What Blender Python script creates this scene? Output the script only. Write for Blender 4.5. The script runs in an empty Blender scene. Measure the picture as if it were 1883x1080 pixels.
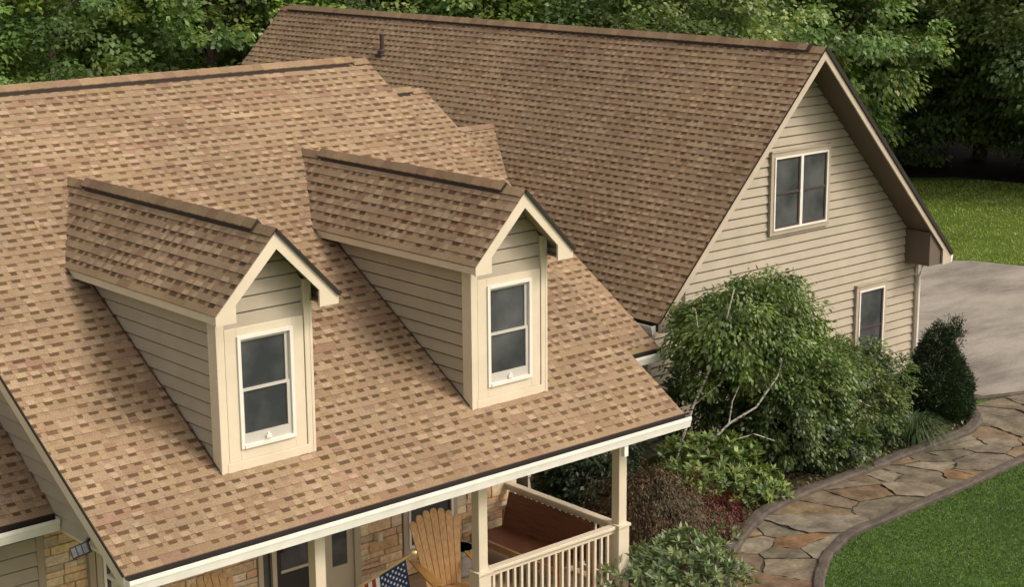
import bpy, math, random
import numpy as np
from mathutils import Vector, Matrix
R = math.radians
scene = bpy.context.scene
COL = scene.collection

# ------------------------------------------------------------------ camera, sky, sun, exposure
YAW, PITCH, ROLL = -0.719554, -0.229654, -0.007718
cam = bpy.data.objects.new('camera', bpy.data.cameras.new('camera')); COL.objects.link(cam)
fwd = Vector((-math.sin(YAW)*math.cos(PITCH), math.cos(YAW)*math.cos(PITCH), math.sin(PITCH)))
rt = Vector((math.cos(YAW), math.sin(YAW), 0)); up = rt.cross(fwd)
r2 = rt*math.cos(ROLL) + up*math.sin(ROLL); u2 = up*math.cos(ROLL) - rt*math.sin(ROLL)
CAMP = Vector((-7.953, -15.2474, 6.8941))
cam.matrix_world = Matrix(((r2.x, u2.x, -fwd.x, CAMP.x), (r2.y, u2.y, -fwd.y, CAMP.y), (r2.z, u2.z, -fwd.z, CAMP.z), (0, 0, 0, 1)))
cam.data.sensor_width = 36; cam.data.lens = 3155.28/1883*36
cam.data.clip_start = 0.1; cam.data.clip_end = 1000
scene.camera = cam

SUN_DIR = Vector((0.36, -0.63, 0.69)).normalized()      # from the scene towards the sun
world = bpy.data.worlds.new('World'); scene.world = world; world.use_nodes = True
nt = world.node_tree; nt.nodes.clear()
sky = nt.nodes.new('ShaderNodeTexSky'); sky.sky_type = 'NISHITA'; sky.sun_disc = False
sky.sun_elevation = math.asin(SUN_DIR.z); sky.sun_rotation = math.atan2(SUN_DIR.x, SUN_DIR.y)
sky.air_density = 1.0; sky.dust_density = 4.0; sky.ozone_density = 1.0
hs = nt.nodes.new('ShaderNodeHueSaturation'); hs.inputs['Saturation'].default_value = 0.20
bg = nt.nodes.new('ShaderNodeBackground'); bg.inputs['Strength'].default_value = 0.15
wo = nt.nodes.new('ShaderNodeOutputWorld')
nt.links.new(sky.outputs[0], hs.inputs['Color']); wm = nt.nodes.new('ShaderNodeMix'); wm.data_type = 'RGBA'; wm.blend_type = 'MULTIPLY'; wm.inputs[0].default_value = 1.0; wm.inputs[7].default_value = (1.06, 0.958, 0.865, 1)
nt.links.new(hs.outputs[0], wm.inputs[6]); nt.links.new(wm.outputs[2], bg.inputs['Color']); nt.links.new(bg.outputs[0], wo.inputs['Surface'])
sd = bpy.data.lights.new('sun', 'SUN'); sd.energy = 1.15; sd.angle = R(16); sd.color = (1.0, 0.92, 0.80)
so = bpy.data.objects.new('sun', sd); COL.objects.link(so)
so.rotation_euler = SUN_DIR.to_track_quat('Z', 'Y').to_euler(); so.location = (20, -25, 30)
vs = scene.view_settings
vs.view_transform = 'Standard'; vs.look = 'None'; vs.gamma = 1.0; vs.exposure = 0.46; vs.use_curve_mapping = False

# ------------------------------------------------------------------ materials
def new_mat(name):
    m = bpy.data.materials.new(name); m.use_nodes = True
    n = m.node_tree.nodes; return m, n, m.node_tree.links, n['Principled BSDF']
def noise(n, l, scale, detail=4, coord='Object', vec=None):
    t = n.new('ShaderNodeTexNoise'); t.inputs['Scale'].default_value = scale; t.inputs['Detail'].default_value = detail
    if vec is None:
        tc = n.new('ShaderNodeTexCoord'); vec = tc.outputs[coord]
    l.new(vec, t.inputs['Vector']); return t
def ramp(n, l, fac, stops):
    r = n.new('ShaderNodeValToRGB'); e = r.color_ramp.elements
    while len(e) < len(stops): e.new(0.5)
    for k, (p, c) in enumerate(stops):
        e[k].position = p; e[k].color = (*c, 1) if len(c) == 3 else c
    l.new(fac, r.inputs[0]); return r
def mixc(n, l, a, b, mode='MULTIPLY', fac=1.0):
    m = n.new('ShaderNodeMix'); m.data_type = 'RGBA'; m.blend_type = mode
    if isinstance(fac, float): m.inputs[0].default_value = fac
    else: l.new(fac, m.inputs[0])
    for i, s in ((6, a), (7, b)):
        if isinstance(s, tuple): m.inputs[i].default_value = (*s, 1)
        else: l.new(s, m.inputs[i])
    return m.outputs[2]
def bump(n, l, bsdf, h, strength, dist=0.02):
    b = n.new('ShaderNodeBump'); b.inputs['Strength'].default_value = strength; b.inputs['Distance'].default_value = dist
    l.new(h, b.inputs['Height']); l.new(b.outputs[0], bsdf.inputs['Normal'])
def mat_plain(name, c, rough=0.6, var=0.12, scale=3.0, bmp=0.0, bscale=60, metallic=0.0):
    m, n, l, b = new_mat(name)
    t = noise(n, l, scale, 6)
    r = ramp(n, l, t.outputs[0], [(0.3, tuple(max(0, x*(1-var)) for x in c)), (0.7, tuple(x*(1+var) for x in c))])
    l.new(r.outputs[0], b.inputs['Base Color']); b.inputs['Roughness'].default_value = rough; b.inputs['Metallic'].default_value = metallic
    if bmp: bump(n, l, b, noise(n, l, bscale, 3).outputs[0], bmp, 0.005)
    return m
def mat_col(name, rough=0.8, grain=0.25, gscale=90, bmp=0.3, patch=0.12, pscale=0.7):
    m, n, l, b = new_mat(name)
    a = n.new('ShaderNodeVertexColor'); a.layer_name = 'Col'
    g = noise(n, l, gscale, 2); gr = ramp(n, l, g.outputs[0], [(0.25, (1-grain,)*3), (0.75, (1+grain,)*3)])
    p = noise(n, l, pscale, 4); pr = ramp(n, l, p.outputs[0], [(0.3, (1-patch,)*3), (0.7, (1+patch,)*3)])
    c = mixc(n, l, mixc(n, l, a.outputs[0], gr.outputs[0]), pr.outputs[0])
    l.new(c, b.inputs['Base Color']); b.inputs['Roughness'].default_value = rough
    b.inputs['Specular IOR Level'].default_value = 0.2
    if bmp: bump(n, l, b, g.outputs[0], bmp, 0.006)
    return m
def mat_leaf(name, trans=0.35, gloss=0.06, rough=0.5, tint=(1.15, 1.25, 0.5)):
    m, n, l, b = new_mat(name)
    n.remove(b); out = n['Material Output']
    a = n.new('ShaderNodeVertexColor'); a.layer_name = 'Col'
    d = n.new('ShaderNodeBsdfDiffuse'); t = n.new('ShaderNodeBsdfTranslucent'); g = n.new('ShaderNodeBsdfGlossy')
    g.inputs['Roughness'].default_value = rough; g.inputs['Color'].default_value = (0.8, 0.8, 0.75, 1)
    l.new(a.outputs[0], d.inputs['Color']); l.new(mixc(n, l, a.outputs[0], tint), t.inputs['Color'])
    m1 = n.new('ShaderNodeMixShader'); m1.inputs[0].default_value = trans
    l.new(d.outputs[0], m1.inputs[1]); l.new(t.outputs[0], m1.inputs[2])
    m2 = n.new('ShaderNodeMixShader'); m2.inputs[0].default_value = gloss
    l.new(m1.outputs[0], m2.inputs[1]); l.new(g.outputs[0], m2.inputs[2]); l.new(m2.outputs[0], out.inputs['Surface'])
    return m
def mat_wood(name, c1, c2, rough=0.55, axis='Z', scale=6):
    m, n, l, b = new_mat(name)
    tc = n.new('ShaderNodeTexCoord'); mp = n.new('ShaderNodeMapping')
    s = {'X': (0.6, 9, 9), 'Y': (9, 0.6, 9), 'Z': (9, 9, 0.6)}[axis]
    mp.inputs['Scale'].default_value = s; l.new(tc.outputs['Object'], mp.inputs['Vector'])
    t = noise(n, l, scale, 6, vec=mp.outputs[0])
    r = ramp(n, l, t.outputs[0], [(0.3, c1), (0.7, c2)]); l.new(r.outputs[0], b.inputs['Base Color']); b.inputs['Roughness'].default_value = rough
    return m

M = {}
M['shingle'] = mat_col('shingle', 0.9, 0.30, 70, 0.35, 0.15, 0.55)
M['siding'] = mat_plain('siding', (0.38, 0.33, 0.25), 0.6, 0.07, 2.5, 0.08, 150)
M['trim'] = mat_plain('trim', (0.64, 0.56, 0.43), 0.5, 0.05, 3.0)
M['wing_trim'] = mat_plain('wing_trim', (0.47, 0.40, 0.305), 0.55, 0.07, 3.0)
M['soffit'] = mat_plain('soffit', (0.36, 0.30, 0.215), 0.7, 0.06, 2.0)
M['soffit_brown'] = mat_plain('soffit_brown', (0.12, 0.09, 0.065), 0.7, 0.1, 2.0)  # underside shade of the wing overhang and boxed eaves put into the brown
M['white'] = mat_plain('white_paint', (0.74, 0.71, 0.64), 0.4, 0.05, 4.0)
M['gutter'] = mat_plain('gutter_white', (0.78, 0.76, 0.70), 0.45, 0.07, 5.0)
M['tar'] = mat_plain('dark_edge', (0.018, 0.013, 0.010), 0.85, 0.2)  # near-black that carries the shade of gutter troughs and roof edges
M['ventdark'] = mat_plain('vent_dark', (0.030, 0.021, 0.016), 0.85, 0.2)
M['screen'] = mat_plain('sash_grey', (0.50, 0.48, 0.43), 0.5, 0.05)
M['greytan'] = mat_plain('door_paint', (0.42, 0.37, 0.27), 0.5, 0.05)
M['darkpaint'] = mat_plain('dark_door_paint', (0.022, 0.020, 0.020), 0.35, 0.1)
M['deckwood'] = mat_wood('deck_wood', (0.28, 0.20, 0.13), (0.40, 0.30, 0.20), 0.7, 'X')
M['chairwood'] = mat_wood('chair_wood', (0.36, 0.185, 0.055), (0.58, 0.34, 0.12), 0.45, 'Z', 5)
M['benchwood'] = mat_wood('bench_wood', (0.105, 0.036, 0.018), (0.19, 0.07, 0.035), 0.5, 'Y', 5)
M['benchlight'] = mat_wood('bench_seat_wood', (0.33, 0.19, 0.09), (0.45, 0.27, 0.13), 0.5, 'Y', 5)
M['bark'] = mat_plain('bark', (0.075, 0.055, 0.04), 0.9, 0.4, 6, 0.6, 20)
M['concrete'] = mat_plain('kerb_concrete', (0.078, 0.062, 0.048), 0.85, 0.35, 5, 0.4, 50)
M['black'] = mat_plain('black_metal', (0.02, 0.02, 0.022), 0.4, 0.1)
M['vent'] = mat_plain('vent_brown', (0.06, 0.04, 0.035), 0.5, 0.1)
M['lens'] = mat_plain('lens_grey', (0.16, 0.165, 0.18), 0.25, 0.2, 30)
M['gold'] = mat_plain('gold_metal', (0.70, 0.50, 0.24), 0.35, 0.05, metallic=0.6)
M['grey'] = mat_plain('grey_planter', (0.30, 0.28, 0.25), 0.8, 0.15, 12, 0.3, 40)
M['mortar'] = mat_plain('mortar', (0.40, 0.29, 0.17), 0.95, 0.2, 20, 0.4, 60)
M['stone'] = mat_col('stone', 0.85, 0.22, 18, 0.6, 0.12, 3)
M['leaf'] = mat_leaf('leaf')
M['leaf_shiny'] = mat_leaf('leaf_shiny', 0.25, 0.045, 0.5)
M['needle'] = mat_leaf('needle', 0.15, 0.03, 0.6)
M['redleaf'] = mat_leaf('red_leaf', 0.3, 0.04, 0.6, (1.2, 0.9, 0.7))
M['flagcol'] = mat_col('flag_cloth', 0.75, 0.05, 120, 0.1, 0.03, 3)

def mat_glass():
    m, n, l, b = new_mat('window_glass')
    t = noise(n, l, 1.8, 3)
    r = ramp(n, l, t.outputs[0], [(0.35, (0.036, 0.039, 0.045)), (0.7, (0.095, 0.099, 0.105))])
    l.new(r.outputs[0], b.inputs['Base Color']); b.inputs['Roughness'].default_value = 0.06
    b.inputs['Specular IOR Level'].default_value = 0.6
    return m
M['glass'] = mat_glass()
def mat_birch():
    m, n, l, b = new_mat('birch_bark')
    tc = n.new('ShaderNodeTexCoord'); mp = n.new('ShaderNodeMapping'); mp.inputs['Scale'].default_value = (9, 9, 26)
    l.new(tc.outputs['Object'], mp.inputs['Vector'])
    t = noise(n, l, 1.0, 3, vec=mp.outputs[0])
    r = ramp(n, l, t.outputs[0], [(0.40, (0.07, 0.06, 0.05)), (0.50, (0.55, 0.52, 0.46))])
    l.new(r.outputs[0], b.inputs['Base Color']); b.inputs['Roughness'].default_value = 0.8
    return m
M['birch'] = mat_birch()
def mat_lawn(name, c1, c2, c3):
    m, n, l, b = new_mat(name)
    t = noise(n, l, 0.5, 5); f = noise(n, l, 26, 4)
    r = ramp(n, l, t.outputs[0], [(0.3, c1), (0.52, c2), (0.75, c3)])
    fr = ramp(n, l, f.outputs[0], [(0.25, (0.45,)*3), (0.75, (1.5,)*3)])
    l.new(mixc(n, l, r.outputs[0], fr.outputs[0]), b.inputs['Base Color']); b.inputs['Roughness'].default_value = 0.9
    b.inputs['Specular IOR Level'].default_value = 0.1
    bump(n, l, b, f.outputs[0], 0.8, 0.05)
    return m
M['lawn'] = mat_lawn('lawn', (0.06, 0.11, 0.022), (0.08, 0.14, 0.028), (0.11, 0.175, 0.034))
M['soil'] = mat_lawn('forest_soil', (0.012, 0.011, 0.007), (0.02, 0.018, 0.01), (0.03, 0.03, 0.015))
def mat_mulch():
    m, n, l, b = new_mat('mulch')
    f = noise(n, l, 22, 5)
    r = ramp(n, l, f.outputs[0], [(0.3, (0.02, 0.012, 0.008)), (0.5, (0.07, 0.035, 0.02)), (0.72, (0.17, 0.10, 0.06))])
    l.new(r.outputs[0], b.inputs['Base Color']); b.inputs['Roughness'].default_value = 0.95
    bump(n, l, b, f.outputs[0], 1.0, 0.04); return m
M['mulch'] = mat_mulch()
def mat_drive():
    m, n, l, b = new_mat('driveway')
    tc = n.new('ShaderNodeTexCoord'); mp = n.new('ShaderNodeMapping'); mp.inputs['Scale'].default_value = (0.35, 1.0, 1); mp.inputs['Rotation'].default_value = (0, 0, R(20))
    l.new(tc.outputs['Object'], mp.inputs['Vector'])
    t = noise(n, l, 1.0, 9, vec=mp.outputs[0]); t.inputs['Roughness'].default_value = 0.65; f = noise(n, l, 40, 4)
    r = ramp(n, l, t.outputs[0], [(0.30, (0.13, 0.115, 0.098)), (0.44, (0.22, 0.197, 0.168)), (0.55, (0.285, 0.257, 0.22)), (0.72, (0.34, 0.31, 0.268))])
    fr = ramp(n, l, f.outputs[0], [(0.3, (0.8,)*3), (0.7, (1.15,)*3)])
    l.new(mixc(n, l, r.outputs[0], fr.outputs[0]), b.inputs['Base Color']); b.inputs['Roughness'].default_value = 0.9
    bump(n, l, b, f.outputs[0], 0.3, 0.01); return m
M['drive'] = mat_drive()
M['flagstone'] = mat_col('flagstone', 0.75, 0.22, 14, 0.6, 0.42, 3.0)
M['joint'] = mat_plain('joint_sand', (0.045, 0.035, 0.028), 0.95, 0.4, 20, 0.5, 60)

# ------------------------------------------------------------------ mesh helpers
class MB:
    def __init__(s): s.v = []; s.f = []; s.c = []; s.m = []
    def face(s, pts, col=None, mi=0):
        k = len(s.v); s.v.extend([tuple(p) for p in pts]); s.f.append(tuple(range(k, k+len(pts)))); s.c.append(col or (1, 1, 1)); s.m.append(mi)
    def box(s, x0, y0, z0, x1, y1, z1, col=None, mi=0):
        s.hexa([(x0,y0,z0),(x1,y0,z0),(x1,y1,z0),(x0,y1,z0),(x0,y0,z1),(x1,y0,z1),(x1,y1,z1),(x0,y1,z1)], col, mi)
    def hexa(s, p, col=None, mi=0):
        k = len(s.v); s.v.extend([tuple(q) for q in p])
        for f in ((3,2,1,0),(4,5,6,7),(0,1,5,4),(1,2,6,5),(2,3,7,6),(3,0,4,7)):
            s.f.append(tuple(k+i for i in f)); s.c.append(col or (1,1,1)); s.m.append(mi)
    def obox(s, c, ax, ay, az, col=None, mi=0):       # centre and three half-axis vectors
        c = Vector(c); ax = Vector(ax); ay = Vector(ay); az = Vector(az)
        s.hexa([c-ax-ay-az, c+ax-ay-az, c+ax+ay-az, c-ax+ay-az, c-ax-ay+az, c+ax-ay+az, c+ax+ay+az, c-ax+ay+az], col, mi)
    def beam(s, a, b, w, h, upv=(0,0,1), col=None, mi=0):
        a = Vector(a); b = Vector(b); d = (b-a); L = d.length; d.normalize(); sd_ = d.cross(Vector(upv)).normalized(); u = sd_.cross(d)
        s.obox((a+b)/2, d*L/2, sd_*w/2, u*h/2, col, mi)
    def prism(s, poly, ext, col=None, mi=0):          # planar polygon swept by a vector
        e = Vector(ext); p = [Vector(q) for q in poly]; n = len(p); k = len(s.v)
        s.v.extend([tuple(q) for q in p] + [tuple(q+e) for q in p])
        fs = [tuple(range(k+n-1, k-1, -1)), tuple(range(k+n, k+2*n))] + [(k+i, k+(i+1)%n, k+n+(i+1)%n, k+n+i) for i in range(n)]
        for f in fs: s.f.append(f); s.c.append(col or (1,1,1)); s.m.append(mi)
    def tube(s, pts, rad, seg=8, col=None, mi=0):
        pts = [Vector(p) for p in pts]; k = len(s.v); n = len(pts)
        for i, p in enumerate(pts):
            d = (pts[min(i+1,n-1)]-pts[max(i-1,0)]).normalized(); a = d.orthogonal().normalized(); 
            if abs(d.z) < 0.9: a = d.cross(Vector((0,0,1))).normalized()
            b = d.cross(a); r = rad[i] if hasattr(rad, '__len__') else rad
            for j in range(seg):
                t = 2*math.pi*j/seg; s.v.append(tuple(p + a*r*math.cos(t) + b*r*math.sin(t)))
        for i in range(n-1):
            for j in range(seg):
                s.f.append((k+i*seg+j, k+i*seg+(j+1)%seg, k+(i+1)*seg+(j+1)%seg, k+(i+1)*seg+j)); s.c.append(col or (1,1,1)); s.m.append(mi)
        for e in (0, n-1):
            s.f.append(tuple(k+e*seg+j for j in (range(seg-1,-1,-1) if e == 0 else range(seg)))); s.c.append(col or (1,1,1)); s.m.append(mi)
    def lathe(s, prof, c, seg=16, col=None, mi=0):
        s.tube([Vector(c)+Vector((0,0,z)) for r, z in prof], [r for r, z in prof], seg, col, mi)
    def build(s, name, mat, parent=None, bevel=0.0, smooth=False):
        me = bpy.data.meshes.new(name); me.from_pydata(s.v, [], s.f)
        for m_ in (mat if isinstance(mat, (list, tuple)) else [mat]): me.materials.append(m_)
        me.polygons.foreach_set('material_index', s.m)
        ca = me.color_attributes.new('Col', 'FLOAT_COLOR', 'CORNER')
        arr = np.ones((len(me.loops), 4), dtype=np.float32); cnt = np.array([len(f) for f in s.f])
        arr[:, :3] = np.repeat(np.array(s.c, dtype=np.float32).reshape(-1, 3), cnt, axis=0)
        ca.data.foreach_set('color', arr.ravel())
        if smooth: me.polygons.foreach_set('use_smooth', [True]*len(me.polygons))
        me.update()
        o = bpy.data.objects.new(name, me); COL.objects.link(o)
        if parent:
            o.parent = parent
            if parent.name not in LOCALS: o.matrix_parent_inverse = parent.matrix_world.inverted()
        if bevel:
            b = o.modifiers.new('bevel', 'BEVEL'); b.width = bevel; b.segments = 2; b.limit_method = 'ANGLE'; b.angle_limit = R(40)
        return o
def thing(name, loc, label, cat, group=None):
    o = bpy.data.objects.new(name, None); COL.objects.link(o); o.location = loc; o.empty_display_size = 0.2
    o.matrix_world = Matrix.Translation(loc)
    o['label'] = label; o['category'] = cat
    if group: o['group'] = group
    return o
LOCALS = set()
def tag(o, label, cat, group=None):
    o['label'] = label; o['category'] = cat
    if group: o['group'] = group
    return o
def struct(o): o['kind'] = 'structure'; return o
rnd = random.Random(7)

# ------------------------------------------------------------------ shingled roofs
A_P = 0.6147
EXP = 0.143
def jit(c, a):
    k = 1 + rnd.uniform(-a, a); return (c[0]*k, c[1]*k*(1+rnd.uniform(-.025,.025)), c[2]*k*(1+rnd.uniform(-.05,.05)))
TAN, TAN2, MID, LITE, DARK = (0.270, 0.195, 0.122), (0.255, 0.178, 0.108), (0.234, 0.150, 0.098), (0.325, 0.238, 0.154), (0.116, 0.071, 0.038)
def tooth_col():
    t = rnd.random()
    if t < .58: return jit(TAN, .06)
    if t < .86: return jit(TAN2, .07)
    if t < .96: return jit(MID, .08)
    return jit(LITE, .06)
def shingle_slope(name, O, U, V, width, length, parent, tint=1.0):
    """O eave corner, U along the eave, V up the slope; laminated shingles as stepped courses with raised teeth"""
    O = Vector(O); U = Vector(U).normalized(); V = Vector(V).normalized(); N = U.cross(V)
    if N.z < 0: N = -N
    mb = MB(); P = lambda u, v, h: O + U*u + V*v + N*h
    nc = int(math.ceil(length/EXP)); hb, ht = 0.008, 0.001; prev = []
    for j in range(nc):
        v0 = j*EXP; v1 = min(length, v0+EXP); dv = v1-v0; H = lambda v: hb+(ht-hb)*(v-v0)/EXP
        u = -rnd.uniform(0, .4)
        while u < width:                                # broad tabs with slightly different granule blends
            w = rnd.uniform(.16, .55); a, b = max(u, 0), min(u+w, width); u += w
            if b > a+1e-4:
                c = tooth_col()
                mb.face([P(a,v0,hb), P(b,v0,hb), P(b,v1,H(v1)), P(a,v1,H(v1))], c); mb.face([P(a,v0,-.004), P(b,v0,-.004), P(b,v0,hb), P(a,v0,hb)], c)
        for (a, b) in prev:                             # raised tab above each shadow band of the course below
            if rnd.random() < .25: continue
            c = jit(LITE, .10) if rnd.random() < .62 else tooth_col(); k = rnd.uniform(.38, .60); e = rnd.uniform(-.02, .02); a2, b2 = max(0, a+e), min(width, b+e+rnd.uniform(-.02, .02)); vm = v0+dv*k; t = .006
            if b2-a2 < .03: continue
            q = [P(a2,v0-.003,hb+t), P(b2,v0-.003,hb+t), P(b2,vm,H(vm)+.001), P(a2,vm,H(vm)+.001)]; mb.face(q, c)
            mb.face([P(a2,v0-.003,-.003), P(b2,v0-.003,-.003), q[1], q[0]], c); mb.face([P(a2,vm,ht), P(a2,v0-.003,ht), q[0], q[3]], c); mb.face([P(b2,v0-.003,ht), P(b2,vm,ht), q[2], q[1]], c)
        prev = []; u = rnd.uniform(-.18, .02)           # dark shadow-band granules under the tabs
        while u < width:
            w = rnd.choice((rnd.uniform(.09, .13), rnd.uniform(.06, .16))); a, b = max(u, 0), min(u+w, width)
            u += w + (rnd.uniform(.055, .10) if rnd.random() < .82 else rnd.uniform(.09, .17))
            if b-a < .03: continue
            k = rnd.uniform(.30, .43); vm = v1-dv*k; h = .0014
            c = jit(DARK, .22) if rnd.random() < .86 else jit(MID, .12)
            mb.face([P(a,vm,H(vm)+h), P(b,vm,H(vm)+h), P(b,v1,H(v1)+h), P(a,v1,H(v1)+h)], c); prev.append((a, b))
    return mb.build(name, M['shingle'], parent)
def deck(mb, O, U, V, width, length, t0=-.12, t1=-.006):
    O = Vector(O); U = Vector(U).normalized(); V = Vector(V).normalized(); N = U.cross(V)
    if N.z < 0: N = -N
    q = [O, O+U*width, O+U*width+V*length, O+V*length]
    mb.hexa([p+N*t0 for p in q] + [p+N*t1 for p in q])
def ridge_caps(name, P0, P1, sl, sr, parent, vent=None, w=.15, h0=0.024):
    """cap shingles folded over a ridge; vent=(s0,s1) lifts them on a dark slotted ridge vent"""
    P0 = Vector(P0); P1 = Vector(P1); D = (P1-P0); L = D.length; D.normalize()
    wl = Vector(sl).normalized(); wr = Vector(sr).normalized(); Z = Vector((0,0,1))
    mb = MB(); s = 0; e = .19
    while s < L-1e-3:
        b = min(s+e*1.12, L); up_ = h0
        if vent and s >= vent[0] and b <= vent[1]+e: up_ = h0 + .042
        c = jit(TAN2, .16) if rnd.random() < .7 else jit(MID, .15)
        a0 = P0+D*s+Z*up_; b0 = P0+D*b+Z*(up_+.008); th = Z*-.012
        for wv in (wl, wr):
            mb.face([a0, b0, b0+wv*w, a0+wv*w], c)
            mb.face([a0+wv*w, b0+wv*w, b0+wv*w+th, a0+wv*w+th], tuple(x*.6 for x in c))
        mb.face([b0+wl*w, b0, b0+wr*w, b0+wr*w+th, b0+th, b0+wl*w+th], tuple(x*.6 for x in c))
        s += e
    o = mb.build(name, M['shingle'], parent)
    if vent:
        vb = MB(); a = P0+D*vent[0]; b = P0+D*vent[1]
        for wv in (wl, wr):
            q = w-.004
            vb.hexa([a+Z*.004, b+Z*.004, b+wv*q+Z*.004, a+wv*q+Z*.004, a+Z*(h0+.038), b+Z*(h0+.038), b+wv*q+Z*(h0+.036), a+wv*q+Z*(h0+.036)])
        vb.build('ridge_vent', M['ventdark'], o)
    return o
def siding(mb, O, U, N, z0, z1, left, right, exp=.18, t=.026, zoff=0.0, groove=.022):
    """lap boards; left(z), right(z) give the extent along U from O at height z"""
    O = Vector(O); U = Vector(U); N = Vector(N); z = z0 - zoff
    while z < z1-1e-4:
        za = max(z, z0); zb = min(z+exp, z1); la, ra, lb, rb = left(za), right(za), left(zb), right(zb)
        if ra-la > .005:
            ta = t*(1-(za-z)/exp)+.004; tb = t*(1-(zb-z)/exp)+.004
            Pt = lambda u, zz, o: (O.x+U.x*u+N.x*o, O.y+U.y*u+N.y*o, zz)
            rb = max(rb, lb)
            gz = min(groove, (zb-za)*.3); zg = zb-gz; k_ = (zg-za)/(zb-za); lg = la+(lb-la)*k_; rg = ra+(rb-ra)*k_
            mb.face([Pt(la,za,ta), Pt(ra,za,ta), Pt(rg,zg,tb), Pt(lg,zg,tb)])
            mb.face([Pt(la,za,-.03), Pt(ra,za,-.03), Pt(ra,za,ta), Pt(la,za,ta)])
            mb.face([Pt(lg,zg,tb), Pt(rg,zg,tb), Pt(rg,zg,-.03), Pt(lg,zg,-.03)]); mb.face([Pt(lg,zg,-.03), Pt(rg,zg,-.03), Pt(rb,zb,-.03), Pt(lb,zb,-.03)])
            mb.face([Pt(la,za,-.03), Pt(la,za,ta), Pt(lg,zg,tb), Pt(lg,zg,-.03)]); mb.face([Pt(ra,za,ta), Pt(ra,za,-.03), Pt(rg,zg,-.03), Pt(rg,zg,tb)])
        z += exp
def gutter(name, a, b, out, parent, W_=.125, H_=.15, top=-.028):
    """K-style gutter: open trough with dark inside between points a,b hung on the eave; out = outward unit"""
    a = Vector(a); b = Vector(b); o = Vector(out); Z = Vector((0,0,1)); mb = MB()
    prof = [(0.012, top-H_), (W_*.80, top-H_), (W_*.86, top-H_*.75), (W_*.94, top-H_*.45), (W_, top-H_*.30), (W_, top), (W_-.014, top), (W_-.014, top-.02)]
    for i in range(len(prof)-1):
        p, q = prof[i], prof[i+1]
        mb.face([a+o*p[0]+Z*p[1], b+o*p[0]+Z*p[1], b+o*q[0]+Z*q[1], a+o*q[0]+Z*q[1]])
    for e in (a, b): mb.face([e+o*p[0]+Z*p[1] for p in prof[:6]] + [e+o*.012+Z*top])
    g = mb.build(name, M['gutter'], parent)
    ib = MB()  # dark sheets standing in for the shade inside the trough
    d = (b-a).normalized()*.012
    ib.face([a+d+o*.010+Z*(top-.075), b-d+o*.010+Z*(top-.075), b-d+o*(W_-.016)+Z*(top-.075), a+d+o*(W_-.016)+Z*(top-.075)])
    ib.face([a+d+o*.010+Z*(top-.08), b-d+o*.010+Z*(top-.08), b-d+o*.010+Z*.0, a+d+o*.010+Z*.0])
    ib.face([a+d+o*(W_-.016)+Z*(top-.08), b-d+o*(W_-.016)+Z*(top-.08), b-d+o*(W_-.016)+Z*(top-.006), a+d+o*(W_-.016)+Z*(top-.006)])
    ib.build('gutter_lining', M['tar'], g)
    return g

# ------------------------------------------------------------------ the house
house = thing('house', (8, 4, -2.75), 'tan sided house with brown shingle roofs, twin dormers, stone porch and gabled wing', 'house')
L, D, ZR = 8.483, 7.02, 4.315
S = Vector((0, 1, A_P)); LS = math.hypot(D, ZR); BS = Vector((0, -1, A_P))
XB, YB, ZB, HB, ZBE, YBB = 16.364, 4.025, 4.17, 4.165, -0.147, 21.1
BP = (ZB-ZBE)/HB
main_roof = shingle_slope('main_roof', (0, -.02, -.012), (1,0,0), S, L, LS+.02, house)
shingle_slope('main_roof', (0, 2*D+.02, -.012), (1,0,0), BS, L, LS+.02, house)
dk = MB(); deck(dk, (.02, .0, 0), (1,0,0), S, L-.04, LS); deck(dk, (.02, 2*D, 0), (1,0,0), BS, L-.04, LS)
dk.build('roof_deck', M['soffit'], house)
ridge_caps('ridge_cap', (0, D, ZR), (L, D, ZR), (0,-1,-A_P), (0,1,-A_P), house, vent=(.4, L-.42))
# connector roofs stepping back to the wing
K2, Y2E, Y2R, X2 = -2.44, 3.43, 9.50, 11.60
def conn(x0, x1, ye, yr, k, ventx, nm):
    ln = math.hypot(yr-ye, (yr-ye)*A_P); zr = A_P*yr+k
    shingle_slope(nm, (x0, ye, A_P*ye+k), (1,0,0), S, x1-x0, ln, house)
    shingle_slope(nm, (x0, 2*yr-ye, A_P*ye+k), (1,0,0), BS, x1-x0, ln, house)
    d = MB(); deck(d, (x0+.02, ye+.02, A_P*(ye+.02)+k), (1,0,0), S, x1-x0-.04, ln-.02); deck(d, (x0+.02, 2*yr-ye, A_P*ye+k), (1,0,0), BS, x1-x0-.04, ln-.02)
    d.build('roof_deck', M['soffit'], house)
    ridge_caps('ridge_cap', (x0, yr, zr), (x1, yr, zr), (0,-1,-A_P), (0,1,-A_P), house, vent=ventx)
conn(8.05, X2, Y2E, Y2R, K2, (.3, 3.15), 'connector_roof')
conn(11.25, 15.6, 6.6, 11.02, -4.45, (.2, 1.15), 'connector_roof')
# wing roof
bl = math.hypot(HB, ZB-ZBE); BL = Vector((HB, 0, ZB-ZBE)); BR = Vector((-HB, 0, ZB-ZBE))
shingle_slope('wing_roof', (XB-HB, YB, ZBE), (0,1,0), BL, YBB-YB, bl, house)
shingle_slope('wing_roof', (XB+HB, YB, ZBE), (0,1,0), BR, YBB-YB, bl, house)
dk = MB(); deck(dk, (XB-HB+.02, YB+.015, ZBE+.02), (0,1,0), BL, YBB-YB-.03, bl-.02, -.10); deck(dk, (XB+HB-.02, YB+.015, ZBE+.02), (0,1,0), BR, YBB-YB-.03, bl-.02, -.10)
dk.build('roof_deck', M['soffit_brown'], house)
ridge_caps('ridge_cap', (XB, YB, ZB), (XB, YBB, ZB), (-HB,0,ZBE-ZB), (HB,0,ZBE-ZB), house, vent=(.30, YBB-YB-.35))
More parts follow.
